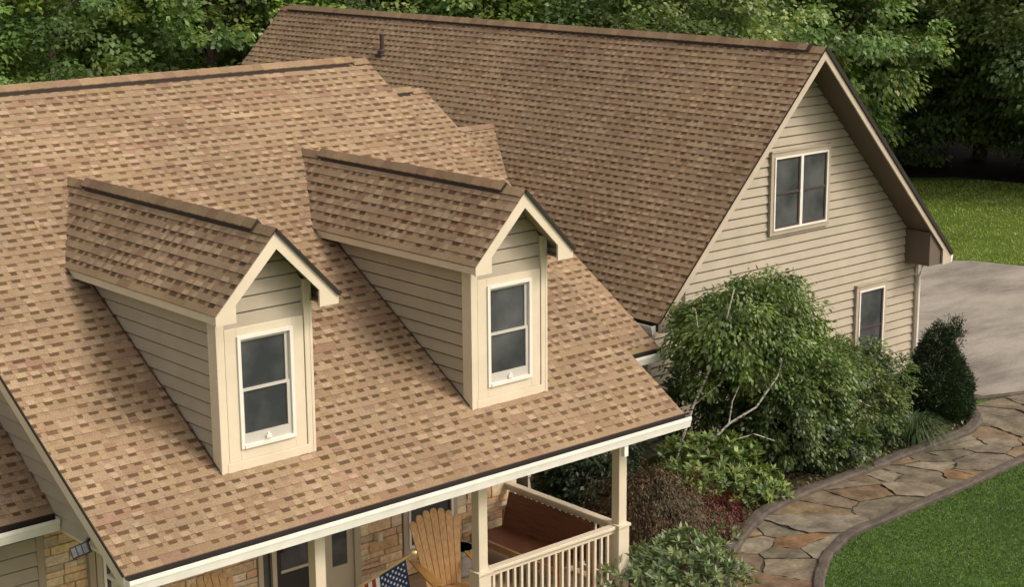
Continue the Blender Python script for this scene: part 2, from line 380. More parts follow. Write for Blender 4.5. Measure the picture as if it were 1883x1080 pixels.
# drip edges along the rakes, roof-edge shade put into their black colour
def drip(a, b, w_, h_, upv, parent):
    de = MB(); de.beam(a, b, w_, h_, upv); de.build('drip_edge', M['tar'], parent)
drip((XB, YB-.014, ZB+.012), (XB+HB, YB-.014, ZBE+.012), .075, .03, (0,1,0), house); drip((XB, YB-.010, ZB+.010), (XB-HB, YB-.010, ZBE+.010), .014, .02, (0,1,0), house)
drip((-.008, -.02, .0), (-.008, D, ZR), .016, .03, (0,0,1), house)

# wing walls
YW = YB+.65; WL, WR = XB-HB+.4, XB+HB-.28; GZ = -2.80
wl_ = MB()
def under(x): return ZB - BP*abs(x-XB) - .13
def gl(z): return max(WL, XB-(ZB-.13-z)/BP)
def gr(z): return min(WR, XB+(ZB-.13-z)/BP)
siding(wl_, (0, YW, 0), (1,0,0), (0,-1,0), GZ, ZB-.14, gl, gr, .168, .03, groove=.028)
siding(wl_, (WL, 0, 0), (0,1,0), (-1,0,0), GZ, under(WL), lambda z: YW, lambda z: YBB-.4, .178)
siding(wl_, (WR, 0, 0), (0,1,0), (1,0,0), GZ, under(WR), lambda z: YW, lambda z: YBB-.4, .178)
wl_.prism([(WL, YBB-.4, GZ), (WR, YBB-.4, GZ), (WR, YBB-.4, under(WR)), (XB, YBB-.4, ZB-.14), (WL, YBB-.4, under(WL))], (0,.02,0))
wing_wall = wl_.build('wing_wall', M['siding'], house)
for x in (WL, WR):                                     # corner boards of the wing
    tb = MB(); tb.box(x-.045, YW-.045, GZ, x+.045, YW+.06, under(x)); tb.build('corner_board', M['siding'], house)
for sx in (-1, 1):                                    # rake boards, soffit return boxes
    rb = MB(); q = .18
    rb.prism([(XB, YB, ZB-.02), (XB+sx*(HB-.01), YB, ZBE-.01), (XB+sx*(HB-.01), YB, ZBE-.17), (XB+sx*(HB-.30), YB, ZBE-.17), (XB+sx*(HB-.30), YB, ZBE+.30*BP-q), (XB, YB, ZB-.02-q)], (0, .035, 0))
    rb.build('rake_board', M['wing_trim'], house)
    rb = MB(); xo = XB+sx*(HB-.04); xi = XB+sx*(HB-.68)
    rb.prism([(xi, YB+.05, ZBE-.16), (xo, YB+.05, ZBE-.16), (xo, YB+.05, ZBE-.09), (xi, YB+.05, ZBE+.65*BP-.16)], (0, .585, 0))
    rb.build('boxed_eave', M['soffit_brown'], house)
    a, b = sorted((XB+sx*(HB-.03), XB+sx*(HB-.40))); rb = MB(); rb.box(a, YB+.64, ZBE-.17, b, YBB-.05, ZBE-.10); rb.build('soffit', M['soffit'], house)
gutter('gutter', (XB-HB-.005, YB+.06, ZBE), (XB-HB-.005, YBB-.05, ZBE), (-1,0,0), house)
gutter('gutter', (XB+HB+.005, YB+.06, ZBE), (XB+HB+.005, YBB-.05, ZBE), (1,0,0), house)
dsp = MB()
dsp.tube([(XB+HB+.04, YB+.22, ZBE-.15), (XB+HB-.10, YW-.05, ZBE-.30), (WR+.0, YW-.10, ZBE-.52), (WR-.0, YW-.10, GZ+.1)], .034, 8)
dsp.build('downspout', M['white'], house)

def window_wall(nm, x0, x1, z0, z1, y, cols, parent, split=.5, depth=.07, trimmat='trim', label=None):
    """double-hung window facing -y on a wall at y: casing part > sash, glass sub-parts"""
    mb = MB(); c = .085
    mb.box(x0-c, y-.055, z0-c, x0, y+.01, z1+c); mb.box(x1, y-.055, z0-c, x1+c, y+.01, z1+c)
    mb.box(x0, y-.055, z1, x1, y+.01, z1+c); mb.box(x0, y-.055, z0-c, x1, y+.01, z0)
    mb.box(x0-c-.01, y-.075, z1+c, x1+c+.01, y+.01, z1+c+.03)
    w = mb.build('window', M[trimmat], parent, bevel=.004)
    if label: w['label'] = label
    fb = MB(); fw = .035
    fb.box(x0, y-.07, z0, x0+fw, y-.005, z1); fb.box(x1-fw, y-.07, z0, x1, y-.005, z1); fb.box(x0+fw, y-.07, z1-fw, x1-fw, y-.005, z1); fb.box(x0+fw, y-.075, z0, x1-fw, y-.005, z0+fw)
    n = cols; wd = (x1-x0)/n
    for i in range(1, n): fb.box(x0+i*wd-.035, y-.072, z0+fw, x0+i*wd+.035, y-.005, z1-fw)
    fb.build('window_frame', M['white'], w)
    sb = MB(); gb = MB()
    for i in range(n):
        a = x0+i*wd+.036; b = x0+(i+1)*wd-.036; zm = z0+(z1-z0)*split
        sb.box(a, y-.05, zm-.02, b, y-.02, zm+.02)
        sb.box(a, y-.045, z0+fw, a+.025, y-.02, z1-fw); sb.box(b-.025, y-.045, z0+fw, b, y-.02, z1-fw)
        sb.box(a+.025, y-.046, z0+fw, b-.025, y-.02, z0+fw+.05); sb.box(a+.025, y-.044, z1-fw-.03, b-.025, y-.02, z1-fw)
        gb.face([(a, y-.030, z0+fw), (b, y-.030, z0+fw), (b, y-.030, z1-fw), (a, y-.030, z1-fw)])
    sb.build('window_sash', M['vent'], w); gb.build('window_glass', M['glass'], w)
    return w
window_wall('w', XB-.63, XB+.89, .87, 2.22, YW-.028, 2, house, trimmat='siding')
window_wall('w', 18.36, 19.15, -2.20, -.66, YW-.028, 1, house, trimmat='siding')

# vent pipe on the wing roof
vp = MB(); vp.lathe([(.11, -.12), (.105, .02), (.06, .04), (.052, .06), (.052, .36), (.06, .36), (.06, .39), (.0, .39)], (15.62, 16.05, 3.42), 12)
vp.box(15.5, 15.93, 3.30, 15.74, 16.17, 3.36)
vp.build('vent_pipe', M['vent'], house)

# ---- dormers
YD, WD, ED, ZDR, ZDE, OD = .842, .64, .831, 3.281, 2.426, .351
DP = (ZDR-ZDE)/ED
def dormer(xd):
    y0 = YD-OD; zb = A_P*YD
    w = MB()
    # gable siding and cheeks (clapboards follow the roof line)
    siding(w, (xd, YD, 0), (1,0,0), (0,-1,0), 2.16, ZDR-.12, lambda z: -min(WD-.06, (ZDR-.10-z)/DP), lambda z: min(WD-.06, (ZDR-.10-z)/DP), .175, .02)
    for sx in (-1, 1):
        siding(w, (xd+sx*(WD-.03), 0, 0), (0,1,0), (sx,0,0), zb-.05, ZDE+.10, lambda z: YD+.02, lambda z: (z+.10)/A_P, .165, .022)
    w.box(xd-.5, YD+.012, zb-.10, xd+.5, YD+.03, 2.2)
    dm = w.build('dormer', M['siding'], house)
    # casing panel round the window
    p = MB(); wx0, wx1, wz0, wz1 = xd-.375, xd+.375, .735, 2.065
    p.box(xd-.53, YD-.035, .60, wx0, YD+.011, 2.16); p.box(wx1, YD-.035, .60, xd+.53, YD+.011, 2.16)
    p.box(wx0, YD-.035, wz1, wx1, YD+.011, 2.16); p.box(wx0, YD-.035, .60, wx1, YD+.011, wz0)
    p.box(xd-.56, YD-.05, zb-.06, xd+.56, YD+.011, .598)
    p.build('casing', M['trim'], dm, bevel=.004)
    c = MB()
    for sx in (-1, 1):
        a, b = sorted((xd+sx*WD, xd+sx*(WD-.10)))
        c.box(a, YD-.045, zb-.10, b, YD+.012, ZDE+.16)
        a, b = sorted((xd+sx*(WD+.008), xd+sx*(WD-.03)))
        c.box(a, YD-.05, zb-.10, b, YD+.13, ZDE+.12)
    c.build('corner_board', M['trim'], dm, bevel=.004)
    f = MB(); fw = .045
    f.box(wx0, YD-.055, wz0, wx0+fw, YD+.01, wz1); f.box(wx1-fw, YD-.055, wz0, wx1, YD+.01, wz1)
    f.box(wx0+fw, YD-.055, wz1-fw, wx1-fw, YD+.01, wz1); f.box(wx0+fw, YD-.065, wz0, wx1-fw, YD+.01, wz0+fw)
    f.build('window_frame', M['white'], dm, bevel=.003)
    s = MB(); a, b = wx0+fw, wx1-fw; zm = 1.42
    for (q0, q1, yy) in ((wz0+fw, zm+.018, YD-.018), (zm-.018, wz1-fw, YD+.000)):
        s.box(a, yy-.014, q0, a+.022, yy+.009, q1); s.box(b-.05, yy-.014, q0, b, yy+.009, q1)
        s.box(a+.022, yy-.014, q1-.034, b-.05, yy+.009, q1); s.box(a+.022, yy-.014, q0, b-.05, yy+.009, q0+(.12 if q0 < 1 else .03))
    s.build('window_sash', M['screen'], dm)
    s = MB(); s.box(xd-.035, YD-.055, wz0+fw+.02, xd+.035, YD-.031, wz0+fw+.06); s.box(xd-.015, YD-.05, wz0+fw+.0605, xd+.015, YD-.031, wz0+fw+.085); s.build('sash_latch', M['white'], dm)
    g = MB(); g.face([(a, YD-.013, wz0+fw), (b, YD-.013, wz0+fw), (b, YD-.013, zm), (a, YD-.013, zm)]); g.face([(a, YD+.004, zm), (b, YD+.004, zm), (b, YD+.004, wz1-fw), (a, YD+.004, wz1-fw)])
    g.build('window_glass', M['glass'], dm)
    # roof
    yb = ZDR/A_P+.25; lr = math.hypot(ED, ZDR-ZDE)
    for sx in (-1, 1):
        V = Vector((-sx*ED, 0, ZDR-ZDE)); O = (xd+sx*ED, y0-.015, ZDE)
        shingle_slope('dormer_roof', O, (0,1,0), V, yb-y0, lr, dm)
    d = MB()
    for sx in (-1, 1): deck(d, (xd+sx*(ED-.01), y0+.02, ZDE+.005), (0,1,0), Vector((-sx*ED, 0, ZDR-ZDE)), yb-y0-.04, lr-.01, -.055)
    d.build('roof_deck', M['soffit'], dm)
    ridge_caps('ridge_cap', (xd, y0-.015, ZDR), (xd, ZDR/A_P+.05, ZDR), (-ED,0,ZDE-ZDR), (ED,0,ZDE-ZDR), dm, vent=(.36, ZDR/A_P-y0-.55), w=.125)
    drip((xd, y0-.022, ZDR-.008), (xd+ED, y0-.022, ZDE-.008), .04, .016, (0,1,0), dm)
    # rake boards with plumb-cut returns, side fascia
    k = MB()
    for sx in (-1, 1):
        pts = [(xd, y0, ZDR-.022), (xd+sx*(ED-.012), y0, ZDE-.012), (xd+sx*(ED-.012), y0, ZDE-.115), (xd+sx*(ED-.275), y0, ZDE-.115), (xd+sx*(ED-.275), y0, ZDE+.085), (xd, y0, ZDR-.215)]
        k.prism(pts, (0, .03, 0))
        a, b = sorted((xd+sx*(ED-.275), xd+sx*(ED-.265)))
    k.build('rake_board', M['trim'], dm)
    k = MB()
    for sx in (-1, 1):
        a, b = sorted((xd+sx*(ED-.02), xd+sx*(ED-.045)))
        k.box(a, y0+.03, ZDE-.105, b, (ZDE+.02)/A_P, ZDE-.015)
    k.build('fascia', M['trim'], dm)
    k = MB()
    for sx in (-1, 1):
        a, b = sorted((xd+sx*(ED-.045), xd+sx*(WD-.02)))
        k.box(a, y0+.03, ZDE-.10, b, (ZDE+.02)/A_P, ZDE-.085)
    k.build('soffit', M['soffit'], dm)
    # step flashing where cheek meets the roof
    k = MB()
    for sx in (-1, 1):
        a = Vector((xd+sx*(WD+.012), YD, A_P*YD+.02)); b = Vector((xd+sx*(WD+.012), ZDE/A_P, ZDE+.02)); k.beam(a, b, .010, .012)
    k.build('step_flashing', M['vent'], dm)
    return dm
dormer(2.371)['label'] = 'nearer dormer, on the left of the main roof'
dormer(6.068)['label'] = 'farther dormer, beside the connector roof'

# ---- main body, porch
FL = -2.45; HY = 2.75; PX = 7.75
w = MB()
def rl(z): return (z+.13)/A_P
XW = .3                                               # left gable wall, over the lower side roof
siding(w, (XW, 0, 0), (0,1,0), (-1,0,0), -.10, ZR-.15, lambda z: max(.42, rl(z)), lambda z: 2*D-max(.42, rl(z)), .178, zoff=.02)
siding(w, (L-.35, 0, 0), (0,1,0), (1,0,0), GZ, ZR-.15, lambda z: max(HY if z < .0 else .42, rl(z)), lambda z: 2*D-max(.42, rl(z)), .178)
siding(w, (0, HY, 0), (1,0,0), (0,-1,0), -2.75, -.02, lambda z: -4.0, lambda z: .38, .178)
siding(w, (0, 4.1, 0), (1,0,0), (0,-1,0), GZ, -.05, lambda z: L-.3, lambda z: 11.2, .178)
w.box(11.18, 4.1, GZ, 11.22, 14.4, -.05)
w.box(-4, HY+.02, GZ, -3.96, 2*D-.5, -.1); w.box(-4, 2*D-.5, GZ, 8.1, 2*D-.46, -.02)
w.build('main_wall', M['siding'], house)
# rake trim boards under the left and right rakes of the main roof
for x in (.0, L-.03):
    for fy in (lambda y: y, lambda y: 2*D-y):
        t = MB(); t.prism([(x, fy(-.01), -.03), (x, D, ZR-.03), (x, D, ZR-.17), (x, fy(.14), -.10), (x, fy(-.01), -.17)], (.03, 0, 0)); t.build('rake_board', M['trim'], house)
t = MB(); t.box(.03, .0, -.165, .30, .42, -.12); t.box(.03, -.005, -.17, L-.03, .02, -.015); t.build('fascia', M['trim'], house)
t = MB(); t.prism([(X2-.03, Y2E, A_P*Y2E+K2-.02), (X2-.03, Y2R, A_P*Y2R+K2-.02), (X2-.03, Y2R, A_P*Y2R+K2-.17), (X2-.03, Y2E, A_P*Y2E+K2-.17)], (.028,0,0))
t.build('fascia', M['trim'], house)
gutter('gutter', (-.0, -.012, 0), (L+.02, -.012, 0), (0,-1,0), house)
gutter('gutter', (L-.3, Y2E-.01, A_P*Y2E+K2), (X2+.02, Y2E-.01, A_P*Y2E+K2), (0,-1,0), house)
ds = MB(); ds.box(7.26, -.10, -.33, 7.33, -.04, -.15); ds.build('downspout', M['gutter'], house)
# lower roof on the left side
LZ = .13 - A_P*2.18
ly = 2.06; ll = math.hypot(1, A_P)*(4.6)
shingle_slope('side_roof', (-4.3, ly, A_P*ly+LZ), (1,0,0), S, 4.57, ll, house)
dk = MB(); deck(dk, (-4.3, ly+.02, A_P*(ly+.02)+LZ), (1,0,0), S, 4.56, ll-.02); dk.build('roof_deck', M['soffit'], house)
gutter('gutter', (-4.3, ly-.012, A_P*ly+LZ), (.27, ly-.012, A_P*ly+LZ), (0,-1,0), house)
t = MB(); t.box(-4.3, ly+.0, A_P*ly+LZ-.17, .26, ly+.025, A_P*ly+LZ-.02); t.box(-4.3, ly+.025, A_P*ly+LZ-.16, .26, HY, A_P*ly+LZ-.14)
t.box(.30, .44, -.16, .34, HY, -.10)
t.build('fascia', M['trim'], house)
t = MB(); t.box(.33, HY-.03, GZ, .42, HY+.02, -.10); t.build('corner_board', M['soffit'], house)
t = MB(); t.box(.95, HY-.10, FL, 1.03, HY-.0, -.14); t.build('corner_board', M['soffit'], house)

# ledgestone front wall, real stones
def stone_wall(name, x0, x1, z0, z1, y, holes, parent):
    bk = MB(); st = MB()
    pal = [(.66,.50,.30), (.63,.47,.28), (.68,.55,.37), (.60,.43,.26), (.57,.39,.24), (.66,.55,.40), (.60,.41,.23), (.55,.46,.34)]
    bk.box(x0, y-.004, z0, x1, y+.05, z1)
    z = z0
    while z < z1:
        h = rnd.choice((.08, .11, .13, .17)); zz = min(z+h, z1); x = x0-rnd.uniform(0, .2)
        while x < x1:
            wd = rnd.uniform(.16, .55); a, b = max(x, x0), min(x+wd, x1); x += wd
            if b-a < .03: continue
            segs = [(a, b)]
            for (hx0, hx1, hz0, hz1) in holes:
                if zz > hz0+.005 and z < hz1-.005:
                    ns = []
                    for (p, q) in segs:
                        if q <= hx0 or p >= hx1: ns.append((p, q))
                        else:
                            if hx0-p > .03: ns.append((p, hx0))
                            if q-hx1 > .03: ns.append((hx1, q))
                    segs = ns
            for (p, q) in segs:
                sp = [(p, q, z, zz)]
                if rnd.random() < .25 and zz-z > .1:
                    zm = z+(zz-z)*rnd.uniform(.4, .6); sp = [(p, q, z, zm), (p, q, zm, zz)]
                for (p_, q_, c_, d_) in sp:
                    g = .004; o = rnd.uniform(.025, .05); k = lambda: rnd.uniform(-.008, .008); col = jit(rnd.choice(pal), .18)
                    st.hexa([(p_+g, y-o+k(), c_+g+k()*.5), (q_-g+k(), y-o+k(), c_+g), (q_-g, y+.0, c_+g), (p_+g, y+.0, c_+g), (p_+g+k(), y-o+k(), d_-g), (q_-g, y-o+k(), d_-g+k()*.5), (q_-g, y+.0, d_-g), (p_+g, y+.0, d_-g)], col)
        z = zz
    wl = bk.build(name, M['mortar'], parent); st.build('stone_facing', M['stone'], wl, bevel=.008); return wl
DX0, DX1 = 3.34, 4.98
stone_wall('stone_wall', .42, DX0, FL, -.14, HY, [(1.05, 1.75, -2.15, -.2)], house)
stone_wall('stone_wall', DX1, PX-.02, FL, -.14, HY, [(5.72, 6.72, -2.15, -.2)], house)
t = MB(); t.box(DX0, HY-.004, FL, DX1, HY+.05, -.14); t.build('door_wall', M['siding'], house)
t = MB(); t.box(PX-.02, HY-.05, GZ, PX+.08, HY+.05, -.14); t.build('corner_board', M['trim'], house)
window_wall('w', 5.82, 6.62, -2.05, -.45, HY-.0, 1, house, trimmat='greytan')
window_wall('w', 1.15, 1.65, -2.05, -.45, HY-.0, 1, house, trimmat='greytan')
# entrance: door leaf, sidelights
t = MB(); y = HY
for (a, b) in ((DX0, DX0+.07), (3.55, 3.62), (4.36, 4.43), (DX1-.10, DX1)): t.box(a, y-.07, FL, b, y-.006, -.25)
t.box(DX0, y-.075, -.25, DX1, y-.006, -.16)
ent = t.build('door_surround', M['greytan'], house)
t = MB(); t.box(4.43, y-.03, FL, DX1-.10, y-.006, -1.98); t.box(4.43, y-.03, -1.98, 4.53, y-.006, -.25); t.box(4.78, y-.03, -1.98, DX1-.10, y-.006, -.25); t.build('sidelight_panel', M['greytan'], ent)
t = MB(); t.box(4.53, y-.02, -1.98, 4.78, y-.007, -.25); t.box(DX0+.07, y-.02, FL, 3.55, y-.007, -.25); t.build('sidelight_glass', M['glass'], ent)
t = MB(); t.box(3.62, y-.05, FL, 4.36, y-.008, -.25)
dr = t.build('door', M['darkpaint'], house)
t = MB(); t.box(3.69, y-.056, -1.78, 4.29, y-.0505, -.40); t.build('door_glass', M['glass'], dr)
t = MB(); t.box(3.69, y-.062, -1.83, 4.29, y-.0505, -1.79); t.build('door_rail', M['greytan'], dr)
t = MB(); t.lathe([(.0, -.03), (.03, -.02), (.03, .02), (.0, .03)], (3.70, y-.09, -1.5), 10); t.build('door_handle', M['black'], dr)
# porch floor, ceiling, beam
t = MB(); t.box(-.05, .12, FL-.10, PX+.05, HY-.06, FL); t.box(-.0, .2, -2.85, PX, HY-.06, FL-.10); t.build('porch_floor', M['deckwood'], house)
t = MB(); t.box(.34, .50, -.150, L-.4, HY-.07, -.125); t.build('porch_ceiling', M['white'], house)
t = MB(); t.box(.10, .31, -.30, PX+.02, .46, -.12); t.box(PX-.17, .46, -.29, PX-.02, HY-.07, -.152); t.build('porch_beam', M['trim'], house)
for x in (.21, 2.69, 5.17, 7.65):
    t = MB(); q = .072; t.box(x-q, .385-q, FL, x+q, .385+q, -.30)
    p_ = t.build('porch_post', M['trim'], house, bevel=.006)
    t = MB(); q = .10; t.box(x-q, .385-q, FL, x+q, .385+q, -1.52); q = .118; t.box(x-q, .385-q, -1.52, x+q, .385+q, -1.475); t.build('post_base', M['trim'], p_, bevel=.006)
def railing(a, b):
    a = Vector(a); b = Vector(b); d = (b-a).normalized(); Ln = (b-a).length; Z = Vector((0,0,1)); n = d.cross(Z)
    t = MB(); t.obox((a+b)/2+Z*(-1.515), d*Ln/2, n*.06, Z*.022)
    r_ = t.build('railing', M['trim'], house, bevel=.006)
    t = MB(); t.obox((a+b)/2+Z*(-1.57), d*Ln/2, n*.022, Z*.033); t.obox((a+b)/2+Z*(-2.33), d*Ln/2, n*.022, Z*.04); t.build('rail_stringer', M['trim'], r_)
    k = int(Ln/.118); 
    for i in range(1, k):
        c = a+d*(Ln*i/k); t = MB(); t.box(c.x-.017, c.y-.017, -2.29, c.x+.017, c.y+.017, -1.603); t.build('baluster', M['trim'], r_)
railing((5.17+.1, .385, 0), (7.65-.1, .385, 0)); railing((7.65, .385+.1, 0), (7.65, HY-.06, 0))
# ------------------------------------------------------------------ ground, path, driveway
def sheet(name, pts, z, mat):
    mb = MB(); mb.face([(x, y, z) for x, y in pts]); return struct(mb.build(name, mat))
G0 = -2.75
sheet('lawn', [(-150, -150), (250, -150), (250, 250), (-150, 250)], G0, M['lawn'])
sheet('forest_floor', [(-60, 26), (14, 24), (24, 23), (31, 24), (38.5, 21.5), (42, 18.5), (43.5, 12), (48, 4), (60, -10), (180, -10), (180, 180), (-60, 180)], G0+.004, M['soil'])
sheet('driveway', [(20.1, 2.75), (21.5, 2.15), (27, -.4), (40, -6), (40, 2), (31.3, 8.3), (30.7, 10.2), (29.6, 11.6), (27, 15), (20.1, 15)], G0+.008, M['drive'])
KIN = [(8.3, -1.2), (8.9, -.42), (9.42, .13), (10.22, .66), (11.08, 1.1), (12.0, 1.45), (12.9, 1.58), (13.9, 1.61), (14.93, 1.63), (16.05, 1.67), (17.1, 1.67), (17.98, 1.73), (18.75, 2.12), (19.35, 2.72)]
KOUT = [(9.2, -2.3), (9.65, -1.65), (10.12, -1.11), (10.87, -.58), (11.47, -.27), (12.26, -.03), (13.12, 0.0), (14.8, .05), (16.0, .1), (17.3, .17), (19, .28), (21, .5), (23, .7)]
def smooth(pl, n):
    P = [Vector((x, y, 0)) for x, y in pl]; P = [P[0]*2-P[1]] + P + [P[-1]*2-P[-2]]; out = []
    for i in range(1, len(P)-2):
        for k in range(8):
            t = k/8; a, b, c, d = P[i-1], P[i], P[i+1], P[i+2]
            out.append(.5*((2*b)+(c-a)*t+(2*a-5*b+4*c-d)*t*t+(3*b-a-3*c+d)*t**3))
    out.append(P[-2]); cum = [0]
    for i in range(1, len(out)): cum.append(cum[-1]+(out[i]-out[i-1]).length)
    res = []; j = 0
    for i in range(n):
        s = cum[-1]*i/(n-1)
        while j < len(out)-2 and cum[j+1] < s: j += 1
        q = (s-cum[j])/max(1e-9, cum[j+1]-cum[j]); res.append(out[j].lerp(out[j+1], min(1, q)))
    return res
def kerb(name, pl, w, h):
    ps = smooth(pl, 90); mb = MB(); prof = [(-w/2, 0), (-w/2, h*.75), (-w*.36, h), (0, h*1.05), (w*.36, h), (w/2, h*.75), (w/2, 0)]; rows = []
    for i, p in enumerate(ps):
        d = (ps[min(i+1, len(ps)-1)]-ps[max(i-1, 0)]).normalized(); n = Vector((-d.y, d.x, 0)); wob = rnd.uniform(-.012, .012)
        rows.append([(p.x+n.x*(o+wob), p.y+n.y*(o+wob), G0-.01+z+rnd.uniform(-.006, .006)*(z > 0)) for o, z in prof])
    for a, b in zip(rows, rows[1:]):
        for k in range(len(prof)-1): mb.face([a[k], b[k], b[k+1], a[k+1]])
    mb.face(rows[0]); mb.face(rows[-1][::-1]); return struct(mb.build(name, M['concrete']))
kerb('kerb', KIN, .23, .12); kerb('kerb', KOUT, .17, .09)
kerb('kerb', [(19.75, 2.86), (20.6, 2.50), (21.5, 2.13), (24, .95), (27, -.5)], .12, .06)
NS = 120
pin = smooth(KIN[:-1]+[(19.5, 2.6), (20.7, 2.35), (22.2, 1.75)], NS); pout = smooth(KOUT, NS)
def pathpt(s, t):
    f = max(0, min(NS-1.001, s*(NS-1))); i = int(f); q = f-i; a = pin[i].lerp(pin[i+1], q); b = pout[i].lerp(pout[i+1], q); return a.lerp(b, t)
mb = MB()
for i in range(NS-1): mb.face([(p.x, p.y, G0+.012) for p in (pin[i], pout[i], pout[i+1], pin[i+1])])
struct(mb.build('path_bed', M['joint']))
# flagstones: irregular cells laid along the path
PLn, PW = 15.5, 1.55
rs = random.Random(21); seeds = []
while len(seeds) < 54:
    q = (rs.uniform(0, PLn), rs.uniform(0, PW))
    if all((q[0]-o[0])**2+(q[1]-o[1])**2 > (.30 if rs.random() < .8 else .16)**2 for o in seeds): seeds.append(q)
fpal = [(0.176, 0.143, 0.101), (0.16, 0.134, 0.097), (0.139, 0.122, 0.088), (0.172, 0.126, 0.076), (0.189, 0.113, 0.059), (0.16, 0.109, 0.067), (0.197, 0.168, 0.126), (0.13, 0.113, 0.08), (0.16, 0.122, 0.084)]
mb = MB()
for i, (sx, sy) in enumerate(seeds):
    poly = [(0, 0), (PLn, 0), (PLn, PW), (0, PW)]
    for j, (ox, oy) in enumerate(seeds):
        if j == i: continue
        mx, my, nx, ny = (sx+ox)/2, (sy+oy)/2, ox-sx, oy-sy; ln = math.hypot(nx, ny); nx /= ln; ny /= ln; dd = mx*nx+my*ny-.014; out = []
        for k in range(len(poly)):
            a, b = poly[k], poly[(k+1) % len(poly)]; da = a[0]*nx+a[1]*ny-dd; db = b[0]*nx+b[1]*ny-dd
            if da <= 0: out.append(a)
            if (da < 0) != (db < 0): t = da/(da-db); out.append((a[0]+(b[0]-a[0])*t, a[1]+(b[1]-a[1])*t))
        poly = out
        if not poly: break
    if len(poly) < 3: continue
    pts = []
    for k in range(len(poly)):
        a, b = poly[k], poly[(k+1) % len(poly)]; n = max(1, int(math.hypot(b[0]-a[0], b[1]-a[1])/.11))
        for m_ in range(n):
            t = m_/n; e = .030 if m_ else .01; pts.append((a[0]+(b[0]-a[0])*t+rs.uniform(-e, e), a[1]+(b[1]-a[1])*t+rs.uniform(-e, e)))
    col = jit(rs.choice(fpal), .15); h = G0+.030+rs.uniform(-.010, .012)
    W3 = [pathpt(p[0]/PLn, max(0.01, min(.99, p[1]/PW))) for p in pts]
    mb.face([(p.x, p.y, h) for p in W3], col); 
    for k in range(len(W3)):
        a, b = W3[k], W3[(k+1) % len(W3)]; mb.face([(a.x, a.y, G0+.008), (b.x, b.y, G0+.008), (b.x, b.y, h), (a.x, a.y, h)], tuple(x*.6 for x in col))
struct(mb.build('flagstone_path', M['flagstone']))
bed = [(p.x, p.y) for p in smooth(KIN, 60)]
sheet('planting_bed', bed + [(20.0, 2.8), (20.0, 4.5), (12.7, 4.5), (12.7, 4.2), (7.9, 4.2), (7.9, .2), (5.0, .2), (5.0, -1.2)], G0+.006, M['mulch'])

# ------------------------------------------------------------------ plants
def leaf_mesh(name, pos, axis, nrm, ln, wd, col, mat, parent=None, fold=.12, mid=.5):
    pos = np.asarray(pos, float); N = len(pos); ax = axis/np.linalg.norm(axis, axis=1, keepdims=True)
    sdv = np.cross(ax, nrm); sdv /= np.linalg.norm(sdv, axis=1, keepdims=True)+1e-9; nn = np.cross(sdv, ax)
    ln = ln[:, None]; wd = wd[:, None]
    V = np.empty((N, 4, 3)); V[:, 0] = pos; V[:, 1] = pos+ax*ln*mid+sdv*wd/2+nn*wd*fold; V[:, 2] = pos+ax*ln; V[:, 3] = pos+ax*ln*mid-sdv*wd/2+nn*wd*fold
    me = bpy.data.meshes.new(name); me.vertices.add(4*N); me.vertices.foreach_set('co', V.ravel().astype(np.float32))
    me.loops.add(4*N); me.loops.foreach_set('vertex_index', np.arange(4*N, dtype=np.int32)); me.polygons.add(N)
    me.polygons.foreach_set('loop_start', np.arange(0, 4*N, 4, dtype=np.int32))
    ca = me.color_attributes.new('Col', 'FLOAT_COLOR', 'CORNER'); c4 = np.ones((4*N, 4), np.float32); c4[:, :3] = np.repeat(col, 4, axis=0); ca.data.foreach_set('color', c4.ravel())
    me.materials.append(mat); me.update(calc_edges=True); me.validate()
    o = bpy.data.objects.new(name, me); COL.objects.link(o)
    if parent: o.parent = parent
    return o
def unit(v): return v/(np.linalg.norm(v, axis=-1, keepdims=True)+1e-9)
def pick_cols(g, n, base, var=.25, warm=.10):
    b = np.asarray(base)[g.integers(0, len(base), n)]; k = 1+g.uniform(-var, var, (n, 1)); w_ = g.uniform(-warm, warm, (n, 1))
    return np.clip(b*k*np.concatenate([1+w_*1.5, 1+w_*.3, 1-w_], 1), 0, 1)
GREENS = [(.060, .120, .022), (.078, .150, .026), (.048, .098, .022), (.095, .165, .030), (.065, .125, .030)]
def lumpy(g, n, rad, seed_lumps=9, amp=.22):
    d = unit(g.normal(size=(n, 3))); L_ = unit(g.normal(size=(seed_lumps, 3))); k = 1-amp+amp*2*np.max(np.clip(d@L_.T, 0, 1)**6, axis=1); return d, k
